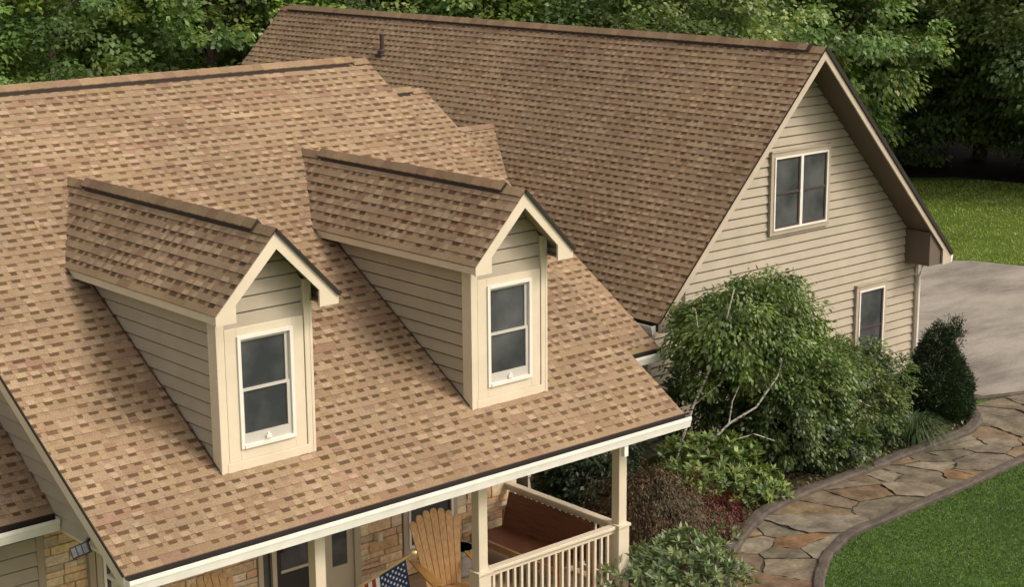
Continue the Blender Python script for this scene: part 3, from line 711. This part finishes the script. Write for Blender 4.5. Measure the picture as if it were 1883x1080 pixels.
def foliage(name, seed, rad, centre, nclump, per, cl, leaf, cols, mat, parent, shell=(.55, 1.0), droop=.45, zmin=None, clump_var=.30, flat=.5, zbias=0.0, up_=.8, outw=.8):
    g = np.random.default_rng(seed); rad = np.asarray(rad, float)
    d, k = lumpy(g, nclump*3, rad); 
    r = (g.uniform(shell[0]**3, shell[1]**3, nclump*3))**(1/3)
    c = d*(r*k)[:, None]*rad
    if zbias: keep = g.random(nclump*3) < (np.where(c[:, 2] > 0, 1-zbias, 1.0) if zbias > 0 else np.where(c[:, 2] < -.15*rad[2], 1+zbias, 1.0)); c = c[keep]
    c = c+np.asarray(centre)
    if zmin is not None: c = c[c[:, 2] > zmin]
    c = c[:nclump]; nclump = len(c); out = unit(c-np.asarray(centre)); N = nclump*per
    ci = np.repeat(np.arange(nclump), per); cs = cl*(.6+.8*g.random(nclump))
    q = unit(g.normal(size=(N, 3)))*(g.random((N, 1))**.5); q[:, 2] *= flat
    q[:, 2] -= .28*(q[:, 0]**2+q[:, 1]**2)*flat*2
    pos = c[ci]+q*cs[ci][:, None]
    if zmin is not None: pos[:, 2] = np.maximum(pos[:, 2], zmin-.05+g.random(N)*.1)
    ax = unit(q*1.2+out[ci]*outw+g.normal(size=(N, 3))*.45+np.array([0, 0, -droop]))
    nr = unit(np.array([0, 0, up_])+out[ci]*.35+g.normal(size=(N, 3))*.38)
    ln = leaf[0]*(.65+.7*g.random(N)); wd = ln*leaf[1]*(.8+.4*g.random(N))
    cc = pick_cols(g, nclump, cols, clump_var); col = np.clip(cc[ci]*(1+g.uniform(-.22, .22, (N, 1))), 0, 1)
    return leaf_mesh(name, pos, ax, nr, ln, wd, col, mat, parent), c
def limbs(mb, base, targets, r0, g):
    for t in targets:
        b = Vector(base); e = Vector(t); m1 = b.lerp(e, .4)+Vector((g.uniform(-.3, .3), g.uniform(-.3, .3), g.uniform(0, .4))); mb.tube([b, m1, e], [r0, r0*.6, r0*.2], 6)

# woodland edge: broad-leaved trees with crowns down to the ground
def make_tree(seed, rad, H, crown_lo, cols, leaf, nclump, per, cl, mat='leaf'):
    root = thing('tree', (0, 0, 0), 'x', 'tree'); g = random.Random(seed)
    mb = MB(); mb.tube([(0, 0, -.1), (.05, .02, H*.3), (.1, -.05, H*.6), (.05, .0, H*.9)], [.24, .19, .12, .03], 10)
    limbs(mb, (.05, .02, H*.2), [(math.cos(a)*rad*.75, math.sin(a)*rad*.75, crown_lo+(H-crown_lo)*g.uniform(.1, .55)) for a in [i*6.283/9+g.uniform(-.3, .3) for i in range(9)]], .09, g)
    limbs(mb, (.1, -.05, H*.5), [(math.cos(a)*rad*.55, math.sin(a)*rad*.55, H*g.uniform(.65, .9)) for a in [i*6.283/5 for i in range(5)]], .07, g)
    mb.build('trunk', M['bark'], root)
    zc = (H+crown_lo)/2
    foliage('crown', seed, (rad, rad, (H-crown_lo)/2), (0, 0, zc), nclump, per, cl, leaf, cols, M[mat], root, shell=(.55, 1.0), zbias=.45)
    return root
def copy_tree(root):
    r = root.copy(); COL.objects.link(r)
    for ch in list(root.children):
        c = ch.copy(); COL.objects.link(c); c.parent = r
    return r
G_A = [(0.153, 0.256, 0.056), (0.189, 0.297, 0.067), (0.116, 0.207, 0.051), (0.226, 0.332, 0.081)]
G_B = [(0.12, 0.2, 0.048), (0.158, 0.243, 0.057), (0.093, 0.165, 0.043), (0.202, 0.279, 0.075)]
G_C = [(0.133, 0.21, 0.062), (0.175, 0.249, 0.08), (0.105, 0.168, 0.053), (0.224, 0.284, 0.103)]
protos = [make_tree(11, 3.9, 10.5, .2, G_A, (.20, .70), 430, 96, .62), make_tree(12, 4.2, 11.0, .3, G_B, (.17, .62), 430, 104, .60),
          make_tree(13, 3.6, 9.5, .5, G_C, (.16, .60), 410, 100, .56), make_tree(14, 4.4, 11.5, 1.0, G_B, (.18, .64), 430, 96, .66)]
TREES = [  # x, y, kind, scale, label
 (9.3, 28.2, 0, 1.0, 'bright maple-like tree at the far left, above the left end of the main roof ridge'),
 (13.2, 27.4, 1, 1.0, 'darker leafy tree left of centre behind the main roof ridge'),
 (18.0, 27.3, 0, .95, 'bright leafy tree behind the back corner of the wing roof'),
 (21.9, 26.4, 2, 1.05, 'loose pale green tree above the left half of the wing ridge'),
 (24.4, 24.2, 0, 1.0, 'bright green tree above the middle of the wing ridge'),
 (26.2, 21.3, 1, .95, 'dark green tree above the right half of the wing ridge'),
 (28.0, 18.5, 2, 1.0, 'loose tree directly behind the wing gable peak'),
 (34.8, 20.6, 3, 1.0, 'tall tree with small glittering leaves right of the gable peak'),
 (42.5, 23.0, 1, 1.1, 'dark tree over the shaded gap at the far edge of the lawn'),
 (43.0, 14.6, 2, 1.1, 'pale drooping tree at the right edge of the photo above the lawn'),
]
BACK = [(46.2, 20.4), (45.0, 17.2), (15.6, 35.0), (20.0, 35.2), (27.0, 34.5), (31.2, 31.6), (33.6, 28.6), (35.4, 25.1), (38.4, 25.5), (46.5, 27.5), (49.4, 23.9), (48.0, 19.0), (47.0, 9.0), (51, 13.5), (9.5, 35.5), (3.5, 31.0)]
used = set()
for i, (x, y, k, s, lab) in enumerate(TREES + [(x, y, j % 4, 1.15, 'leafy tree deep in the wood behind the front row of trees') for j, (x, y) in enumerate(BACK)]):
    t = copy_tree(protos[k]) if k in used else protos[k]; used.add(k)
    t.location = (x, y, G0); t.rotation_euler = (0, 0, i*2.1); t.scale = (s, s, s*(1+.05*math.sin(i*3)))
    t['label'] = lab; t['category'] = 'tree'; t['group'] = 'trees of the wood behind the house'

# garden plants in the bed
def plant(name, loc, label, cat, group=None):
    t = thing(name, loc, label, cat, group); LOCALS.add(t.name); return t
# slender white-stemmed tree against the wing
bt = plant('birch_tree', (12.35, 2.95, G0), 'small white-stemmed tree with leaning speckled trunks and drooping leafy crown against the wing', 'tree')
g = random.Random(5); mb = MB()
def P0(x, y, z): return (x-12.35, y-2.95, z-G0)
stems = [[(11.1, 2.804, -2.82), (11.293, 2.688, -1.803), (11.458, 2.543, -1.078), (11.641, 2.378, -0.488), (11.796, 2.243, 0.131), (11.922, 2.156, 0.808)], [(11.245, 2.64, -2.82), (11.564, 2.446, -1.842), (11.883, 2.166, -1.387), (12.202, 1.885, -1.117), (12.502, 1.721, -0.643), (12.647, 1.624, -0.063)], [(11.458, 2.543, -1.078), (11.632, 2.398, -0.885), (11.806, 2.253, -0.691)], [(11.641, 2.378, -0.488), (11.535, 2.495, -0.063), (11.458, 2.543, 0.518)], [(11.342, 2.591, -2.82), (11.873, 2.204, -1.706), (12.212, 1.914, -1.571), (12.502, 1.721, -1.706)], [(11.883, 2.166, -1.387), (11.941, 2.156, -1.03), (12.067, 2.059, -0.643), (12.212, 2.011, -0.063)]]
for k, st in enumerate(stems): mb.tube([P0(*p) for p in st], [(.026 if k < 2 else .012)*(1-.7*i/len(st)) for i in range(len(st))], 8)
mb.build('trunk', M['birch'], bt)
foliage('crown', 31, (1.50, 1.10, 1.00), (.30, -.46, 2.66), 420, 50, .27, (.095, .46), [(.10, .165, .032), (.13, .205, .040), (.075, .13, .028), (.165, .235, .052)], M['leaf'], bt, shell=(.35, 1.0), droop=.9, outw=.5, zbias=-.62)
def shrub(name, loc, rad, cz, label, seed, nclump, per, cl, leaf, cols, mat='leaf', cat='shrub', shell=(.5, 1.0), droop=.5, group=None, **kw):
    t = plant(name, loc, label, cat, group); mb = MB(); g = random.Random(seed)
    limbs(mb, (0, 0, -.05), [(rad[0]*g.uniform(-.6, .6), rad[1]*g.uniform(-.6, .6), cz+rad[2]*g.uniform(-.1, .5)) for _ in range(7)], .025, g)
    mb.build('stem', M['bark'], t)
    foliage('foliage', seed, rad, (0, 0, cz), nclump, per, cl, leaf, cols, M[mat], t, shell=shell, droop=droop, zmin=.06, **kw)
    return t
D_G = [(.062, .105, .026), (.085, .135, .032), (.046, .082, .022), (.11, .16, .042)]
shrub('leafy_shrub', (13.75, 2.75, G0), (1.10, .95, 1.15), 1.05, 'broad dark green leafy shrub under the white-stemmed tree', 41, 330, 60, .20, (.085, .5), D_G, droop=.7)
shrub('leafy_shrub', (15.75, 2.85, G0), (1.25, 1.0, 1.12), 1.02, 'rounded green shrub below the ground floor window of the wing', 42, 350, 60, .20, (.075, .5), [(.078, .125, .031), (.10, .155, .036), (.060, .10, .026), (.135, .18, .046)], droop=.6)
shrub('leafy_shrub', (12.9, 3.75, G0), (.75, .6, 1.15), 1.05, 'dark shadowed shrub tight against the corner of the wing wall', 43, 170, 55, .18, (.08, .5), D_G)
shrub('leafy_shrub', (14.25, 2.55, G0), (.95, .8, .75), 1.55, 'loose light green upper shrub bridging the white-stemmed tree and the rounded shrub', 47, 230, 50, .24, (.09, .48), [(.09, .15, .030), (.12, .185, .038), (.07, .12, .026), (.15, .215, .05)], droop=.8)
shrub('leafy_shrub', (14.65, 2.15, G0), (.75, .45, .60), .50, 'low dark shrub at the kerb in front of two taller shrubs', 44, 150, 55, .16, (.075, .5), D_G)
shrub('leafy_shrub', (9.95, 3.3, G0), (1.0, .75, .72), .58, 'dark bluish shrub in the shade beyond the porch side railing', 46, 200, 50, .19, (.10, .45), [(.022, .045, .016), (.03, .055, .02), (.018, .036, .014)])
# rhododendrons: rosettes of long leaves
def rhodo(loc, rad, cz, label, seed, n, cols, leaf=(.115, .34), nl=9):
    t = plant('rhododendron', loc, label, 'shrub'); g = np.random.default_rng(seed); gr = random.Random(seed)
    mb = MB(); limbs(mb, (0, 0, -.05), [(rad[0]*gr.uniform(-.7, .7), rad[1]*gr.uniform(-.7, .7), cz+rad[2]*gr.uniform(-.1, .6)) for _ in range(9)], .022, gr); mb.build('stem', M['bark'], t)
    d, k = lumpy(g, n*2, rad, 14, .18); d[:, 2] = np.where(g.random(n*2) < .75, np.abs(d[:, 2]), d[:, 2]); r = np.where(g.random(n*2) < .7, g.uniform(.86, 1.0, n*2), g.uniform(.5, .86, n*2))
    c = d*(r*k)[:, None]*np.asarray(rad)+np.array([0, 0, cz]); c = c[c[:, 2] > .06][:n]; n = len(c)
    out = unit(unit(c-np.array([0, 0, cz*.6]))+np.array([0, 0, .55])+g.normal(size=(n, 3))*.18)
    N = n*nl; ci = np.repeat(np.arange(n), nl); o = out[ci]
    a = unit(np.cross(o, np.array([.3, .2, 1.0]))); b = np.cross(o, a); th = np.tile(np.arange(nl)*6.283/nl*2.4, n)+g.normal(size=N)*.3
    el = g.uniform(.15, .95, N)
    ax = (a*np.cos(th)[:, None]+b*np.sin(th)[:, None])*np.cos(el)[:, None]+o*np.sin(el)[:, None]
    nr = unit(o+ax*-.4+g.normal(size=(N, 3))*.15); ln = leaf[0]*(.6+.6*g.random(N)); wd = ln*leaf[1]
    cc = pick_cols(g, n, cols, .22); col = np.clip(cc[ci]*(1+g.uniform(-.2, .2, (N, 1))), 0, 1)
    leaf_mesh('foliage', c[ci], ax, nr, ln, wd, col, M['leaf_shiny'], t, fold=.08, mid=.55); return t
R_G = [(.14, .205, .055), (.18, .245, .065), (.105, .16, .048), (.22, .285, .09)]
R_D = [(.13, .185, .075), (.165, .22, .095), (.10, .145, .058), (.22, .27, .13)]
rhodo((11.60, 2.42, G0), (1.08, .72, .86), .32, 'bright yellow-green rosette-leaved bush below the leaning white stems', 51, 470, R_G, (.14, .33))
rhodo((12.35, 1.98, G0), (.62, .45, .42), .10, 'low light green rosette-leaved bush between the bright bush and the inner kerb', 54, 170, R_G, (.12, .33))
rhodo((8.33, .0, G0), (1.15, .85, .85), .14, 'large grey-green rosette-leaved bush in front of the porch corner, near the kerb', 52, 600, R_D, (.125, .32))
rhodo((10.55, 1.25, G0), (.40, .38, .40), .05, 'small rosette-leaved bush beside the bend of the inner kerb', 53, 80, R_D, (.12, .30))
# cut-leaf maples: drooping strands over a dome
def weeping(loc, rad, cz, label, seed, n, per, cols):
    t = plant('weeping_maple', loc, label, 'shrub'); g = np.random.default_rng(seed); gr = random.Random(seed); mb = MB()
    mb.tube([(0, 0, -.05), (.05, .03, cz*.6), (.0, .0, cz+rad[2]*.4)], [.05, .04, .02], 8); limbs(mb, (.03, .02, cz*.6), [(rad[0]*gr.uniform(-.7, .7), rad[1]*gr.uniform(-.7, .7), cz+rad[2]*gr.uniform(.1, .6)) for _ in range(8)], .02, gr); mb.build('trunk', M['bark'], t)
    d, k = lumpy(g, n, rad, 8, .2); d[:, 2] = np.abs(d[:, 2]); c = d*(g.uniform(.75, 1, n)*k)[:, None]*np.asarray(rad)+np.array([0, 0, cz])
    N = n*per; ci = np.repeat(np.arange(n), per); s = np.tile(np.linspace(0, 1, per), n)
    o = unit(c*np.array([1, 1, .2])); pos = c[ci]+o[ci]*(s*.12)[:, None]+np.array([0, 0, -1])*(s*s*.30)[:, None]+g.normal(size=(N, 3))*.025
    pos[:, 2] = np.maximum(pos[:, 2], .05+.05*g.random(N))
    ax = unit(o[ci]*.5+np.array([0, 0, -1.0])+g.normal(size=(N, 3))*.45); nr = unit(o[ci]+np.array([0, 0, .6])+g.normal(size=(N, 3))*.4)
    ln = .055*(.7+.6*g.random(N)); cc = pick_cols(g, n, cols, .3, .12); col = np.clip(cc[ci]*(1+g.uniform(-.2, .2, (N, 1))), 0, 1)
    leaf_mesh('foliage', pos, ax, nr, ln, ln*.34, col, M['redleaf'], t); return t
weeping((9.75, 1.80, G0), (.90, .90, .72), .52, 'rust brown weeping cut-leaf maple just right of the porch corner post', 61, 800, 18, [(.090, .046, .022), (.075, .050, .020), (.105, .058, .028), (.060, .052, .020), (.085, .070, .028)])
weeping((10.62, 1.50, G0), (.85, .5, .46), .26, 'low dark red maple between the rust maple and the inner kerb', 62, 420, 12, [(.095, .022, .018), (.12, .03, .02), (.07, .018, .015)])
# dwarf spruce cone
sp = plant('dwarf_spruce', (18.35, 2.75, G0), 'dense dark conical dwarf spruce at the corner of the wing beside the driveway', 'conifer')
mb = MB(); mb.tube([(0, 0, -.05), (0, 0, 1.0), (0, 0, 1.7)], [.06, .04, .01], 8); mb.build('trunk', M['bark'], sp)
g = np.random.default_rng(71); n = 3400; h = 1-np.sqrt(g.random(n)); hh = h*1.78
prof = .86*np.clip(1-h, 0, 1)**.82*np.clip(.70+h*1.6, 0, 1); th = g.uniform(0, 6.283, n); rr = prof*np.where(g.random(n) < .8, .82+.20*g.random(n), .3+.5*g.random(n))*(1+.10*np.sin(th*3+h*9)+.06*np.sin(th*7-h*15))
c = np.stack([rr*np.cos(th), rr*np.sin(th), hh+.05], 1); out = np.stack([np.cos(th), np.sin(th), .45+0*th], 1)
xt = g.normal(size=(90, 3))*np.array([.09, .09, .12])+np.array([.16, -.22, 1.62]); c = np.concatenate([c, xt]); out = np.concatenate([out, g.normal(size=(90, 3))*.5+np.array([.2, -.3, 1])]); n = len(c)
per = 14; ci = np.repeat(np.arange(n), per); N = n*per
ax = unit(unit(out)[ci]+g.normal(size=(N, 3))*.55); pos = c[ci]+g.normal(size=(N, 3))*.03; nr = unit(g.normal(size=(N, 3)))
ln = .065*(.7+.6*g.random(N)); cc = pick_cols(g, n, [(.020, .042, .014), (.028, .055, .018), (.016, .034, .013)], .3)
leaf_mesh('foliage', pos, ax, nr, ln, ln*.22, cc[ci], M['needle'], sp)
# arching grass clump
og = plant('grass_clump', (16.62, 1.98, G0), 'arching clump of long green ornamental grass spilling over the kerb', 'grass clump')
g = np.random.default_rng(72); n = 760; th = g.uniform(0, 6.283, n); ln = g.uniform(.75, 1.35, n); sprd = g.uniform(.25, .95, n); mb = MB(); cc = pick_cols(g, n, [(.055, .10, .03), (.075, .13, .038), (.042, .08, .026)], .25)
for i in range(n):
    dx, dy = math.cos(th[i]), math.sin(th[i]); w_ = .008; pv = None; px, py = -dy*w_, dx*w_; b0 = .10*g.random()
    for k in range(6):
        s = k/5; r = b0+ln[i]*sprd[i]*s*.8; z = ln[i]*(s*1.15-s*s*(.55+.55*sprd[i])); ww = 1-s*.8
        cur = ((r*dx+px*ww, r*dy+py*ww, max(.02, z)), (r*dx-px*ww, r*dy-py*ww, max(.02, z)))
        if pv: mb.face([pv[0], pv[1], cur[1], cur[0]], tuple(cc[i]))
        pv = cur
mb.build('blades', M['leaf'], og)
# ground cover and leaf litter in the bed
g = np.random.default_rng(73); kin = np.array([[p.x, p.y] for p in smooth(KIN, 400)]); n = 6500
i = g.integers(30, 399, n); dv = np.array([kin[min(k+1, 399)]-kin[k-1] for k in range(400)]); nv = np.stack([-dv[:, 1], dv[:, 0]], 1); nv /= np.linalg.norm(nv, axis=1, keepdims=True)
q = kin[i]+nv[i]*(.14+.75*g.random(n)**1.5)[:, None]; pos = np.concatenate([q, (G0+.012+.09*g.random(n)**2)[:, None]], 1)
ax = unit(g.normal(size=(n, 3))*np.array([1, 1, .35])); nr = unit(g.normal(size=(n, 3))*.4+np.array([0, 0, 1]))
col = pick_cols(g, n, [(.17, .11, .06), (.21, .15, .09), (.07, .10, .03), (.06, .09, .025), (.12, .07, .04), (.05, .08, .02)], .3)
o = leaf_mesh('ground_cover', pos, ax, nr, .075*(.6+.7*g.random(n)), .036*(.6+.7*g.random(n)), col, M['leaf']); o['kind'] = 'stuff'; tag(o, 'low leafy ground cover and leaf litter along the inner kerb', 'ground cover')
# lawn grass
def blades(name, label, regions, n, h, w_, seed, cols):
    g = np.random.default_rng(seed); P = []
    for (x0, y0, x1, y1, fr, test) in regions:
        k = int(n*fr); q = np.stack([g.uniform(x0, x1, k*2), g.uniform(y0, y1, k*2)], 1); q = q[test(q)][:k]; P.append(q)
    q = np.concatenate(P); n = len(q); pos = np.concatenate([q, np.full((n, 1), G0)], 1)
    ax = unit(g.normal(size=(n, 3))*np.array([.5, .5, 0])+np.array([0, 0, 1.0])); th = g.uniform(0, 6.283, n); nr = np.stack([np.cos(th), np.sin(th), 0*th], 1)
    ln = h*(.6+.8*g.random(n)); pt = np.sin(q[:, 0]*2.1+np.sin(q[:, 1]*1.7)*2)*np.sin(q[:, 1]*2.6+q[:, 0]*.7)
    col = pick_cols(g, n, cols, .16)*(1+.16*pt[:, None])
    o = leaf_mesh(name, pos, ax, nr, ln, np.full(n, w_), col, M['leaf'], mid=.25); o['kind'] = 'stuff'; tag(o, label, 'grass'); return o
ko = np.array([[p.x, p.y] for p in smooth(KOUT, 300)])
def below(q): return q[:, 1] < np.interp(q[:, 0], ko[:, 0], ko[:, 1])-.10
LG = [(.064, .122, .030), (.074, .138, .033), (.057, .108, .028), (.085, .15, .038)]
blades('lawn_grass', 'short mown green grass of the near lawn beside the flagstone path', [(9, -6, 21, .6, 1.0, below)], 110000, .042, .012, 81, LG)
def farok(q): return (q[:, 0] > np.interp(q[:, 1], [2, 8.3, 10.2, 11.6, 15, 21], [40, 31.3, 30.7, 29.6, 27, 27])+.1) & (q[:, 0] < np.interp(q[:, 1], [1, 4, 12, 17.5, 20.5, 24], [50, 48, 43.5, 42, 38.5, 31]))
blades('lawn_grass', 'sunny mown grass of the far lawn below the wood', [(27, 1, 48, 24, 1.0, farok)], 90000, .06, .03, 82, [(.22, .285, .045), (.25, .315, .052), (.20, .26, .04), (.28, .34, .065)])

# ------------------------------------------------------------------ porch furniture, flag, small things
def adirondack(label, loc, rz, sc):
    t = thing('adirondack_chair', (0, 0, 0), label, 'chair', 'wooden chairs on the porch')
    for k in range(7):                                 # fan of back slats
        a = (k-3)*.040; hgt = .95-.008*(k-3)**2*1.6; mb = MB(); n = Vector((0, -.94, .34)); u = Vector((math.sin(a), .34*math.cos(a), .94*math.cos(a))).normalized(); s = u.cross(n).normalized()
        b = Vector(((k-3)*.064, .20, .26)); w0, w1 = .0295, .0475
        pr = [(-w0, 0), (w0, 0), (w1, hgt-.05), (w1*.75, hgt-.015), (w1*.3, hgt), (-w1*.3, hgt), (-w1*.75, hgt-.015), (-w1, hgt-.05)]
        mb.prism([b+s*p+u*q for p, q in pr], n*.018); mb.build('back_slat', M['chairwood'], t, bevel=.004)
    for k in range(6):
        y = -.42+k*.105; z = .40-.025*k; mb = MB(); mb.obox((0, y, z), (.27, 0, 0), (0, .046, -.011), (0, .003, .010)); mb.build('seat_slat', M['chairwood'], t, bevel=.004)
    for sx in (-1, 1):
        mb = MB(); mb.prism([(sx*.36-.075, -.50, .575), (sx*.36+.075, -.50, .575), (sx*.36+.07, -.1, .575), (sx*.36+.03, .34, .575), (sx*.36-.03, .34, .575), (sx*.36-.06, -.1, .575)], (0, 0, .025)); mb.build('arm', M['chairwood'], t, bevel=.006)
        mb = MB(); mb.box(sx*.30-.013, -.46, 0, sx*.30+.013, -.34, .575); mb.build('leg', M['chairwood'], t)
        mb = MB(); mb.hexa([(sx*.27-.013, -.46, .28), (sx*.27+.013, -.46, .28), (sx*.27+.013, .62, 0), (sx*.27-.013, .62, 0), (sx*.27-.013, -.46, .39), (sx*.27+.013, -.46, .39), (sx*.27+.013, .62, .09), (sx*.27-.013, .62, .09)]); mb.build('leg', M['chairwood'], t)
    for (z, hw) in ((.62, .26), (.90, .27)):
        mb = MB(); y = .20+.34*(z-.26)/.94+.03; mb.box(-hw, y, z-.03, hw, y+.022, z+.03); mb.build('back_rail', M['chairwood'], t)
    t.location = loc; t.rotation_euler = (0, 0, rz); t.scale = (sc,)*3
    return t
adirondack('honey coloured slatted wooden chair with tall fan back right of the door', (5.47, 1.36, FL), R(-16), 1.10)
adirondack('wooden fan-back chair of which only the rounded top shows, left of the door', (2.20, 1.42, FL), R(6), 1.10)
bn = thing('bench', (0, 0, 0), 'red-brown wooden high-backed bench along the side railing of the porch', 'bench')
x0, y0, y1 = 7.48, .80, 2.55
mb = MB(); mb.prism([(x0-.06, y0, FL+.38), (x0-.03, y0, FL+.38), (x0+.10, y0, FL+.86), (x0+.07, y0, FL+.86)], (0, y1-y0, 0)); mb.build('backrest', M['benchwood'], bn)
mb = MB(); mb.box(x0-.62, y0, FL+.36, x0-.02, y1, FL+.385); mb.build('seat', M['benchwood'], bn)
mb = MB(); mb.box(x0-.66, y0-.02, FL+.30, x0-.62, y1+.02, FL+.40); mb.build('front_rail', M['benchlight'], bn)
for y in (y0-.05, y1):
    mb = MB(); mb.box(x0-.62, y, FL+.62, x0+.05, y+.05, FL+.655); mb.build('arm', M['benchlight'], bn)
    for x in (x0-.60, x0-.02): mb = MB(); mb.box(x, y, FL, x+.05, y+.05, FL+.62); mb.build('leg', M['benchlight'], bn)
pt = MB(); pt.lathe([(.13, 0), (.17, .04), (.21, .34), (.23, .36), (.23, .42), (.20, .42), (.19, .37), (.0, .37)], (6.35, 2.25, FL), 16); tag(pt.build('planter', M['grey'], smooth=False), 'round grey planter on the porch floor beside the stone wall', 'planter')
ol = MB(); ol.box(5.28, HY-.085, -1.80, 5.35, HY-.02, -1.68); tag(ol.build('wall_outlet', M['white'], bevel=.01), 'small white outlet cover on the stone wall beside the door', 'outlet')
# flag
fl = thing('flag', (2.57, .30, -1.30), 'small stars and stripes flag hanging from a gold pole on the porch post', 'flag')
pb = Vector((2.57, .30, -1.30)); pd = Vector((math.sin(R(30))*math.cos(R(36)), -math.cos(R(30))*math.cos(R(36)), math.sin(R(36)))); PLEN = 1.52
mb = MB(); mb.tube([pb, pb+pd*PLEN], .014, 10); mb.build('pole', M['gold'], fl)
mb = MB(); e = pb+pd*PLEN; mb.tube([e, e+pd*.02, e+pd*.035, e+pd*.06, e+pd*.08, e+pd*.09], [.012, .022, .030, .030, .018, .004], 12); mb.build('finial', M['gold'], fl, smooth=True)
mb = MB(); mb.box(pb.x-.03, pb.y-.02, pb.z-.07, pb.x+.03, pb.y+.012, pb.z+.07); mb.tube([pb-pd*.02, pb+pd*.14], .022, 10); mb.build('bracket', M['gold'], fl)
HOI, FLY, NF = .76, 1.2, 40
down = Vector((.10, .0, -1)).normalized(); side = pd.cross(down).normalized()
def fp(h, f, off=0.0):                                 # h 0..1 from the pole tip down the hoist, f 0..1 along the fly
    p = pb+pd*(1.44-HOI*h)+down*(FLY*f+.016); wv = .05*f*math.sin(h*9+f*3)+.02*f*math.sin(h*17-f*5)
    return p+side*(wv+off)+pd*(.10*f*(h-.5)*-1)
RED, WHT, BLU = (.42, .035, .045), (.75, .72, .68), (.025, .04, .12)
mb = MB()
for i in range(13):
    for k in range(2):
        for j in range(NF):
            h0, h1 = (i+k/2)/13, (i+(k+1)/2)/13; f0, f1 = j/NF, (j+1)/NF
            col = BLU if (i < 7 and f1 <= .4001) else (RED if i % 2 == 0 else WHT)
            mb.face([fp(h0, f0), fp(h1, f0), fp(h1, f1), fp(h0, f1)], col)
for r in range(9):
    for c_ in range(6 if r % 2 == 0 else 5):
        hc = (r+1)*(7/13)/10; fc = ((c_+.5)/6 if r % 2 == 0 else (c_+1)/6)*.4
        for off in (.004, -.004):
            mb.face([fp(hc+math.cos(a)*rr*1.49, fc+math.sin(a)*rr, off) for a, rr in [(q*math.pi/5, (.019 if q % 2 == 0 else .008)) for q in range(10)]], WHT)
for (f0, f1) in ((-.012, .0),): mb.face([fp(0, 0), fp(1, 0), fp(1, -.012), fp(0, -.012)], WHT)
mb.build('cloth', M['flagcol'], fl)
# flood light at the rake
fd = thing('flood_light', (-.05, .72, .06), 'black rectangular flood light under the left edge of the porch roof', 'light')
c = Vector((-.10, .72, .10)); n = Vector((-.62, -.62, .30)).normalized(); s = Vector((0, 0, 1)).cross(n).normalized(); s = (s+Vector((0, 0, .45))).normalized(); s = (s-n*s.dot(n)).normalized(); u = n.cross(s)
mb = MB(); mb.obox(c, s*.105, u*.065, n*.025); mb.build('lamp_housing', M['black'], fd, bevel=.006)
for i in (-1, 0, 1):
    mb = MB(); mb.obox(c+n*.027+s*.064*i, s*.026, u*.05, n*.003); mb.build('lens', M['screen'] if 0 else M['lens'], fd)
mb = MB(); mb.beam(c-n*.02, (.02, .74, .20), .03, .03); mb.build('bracket', M['black'], fd)
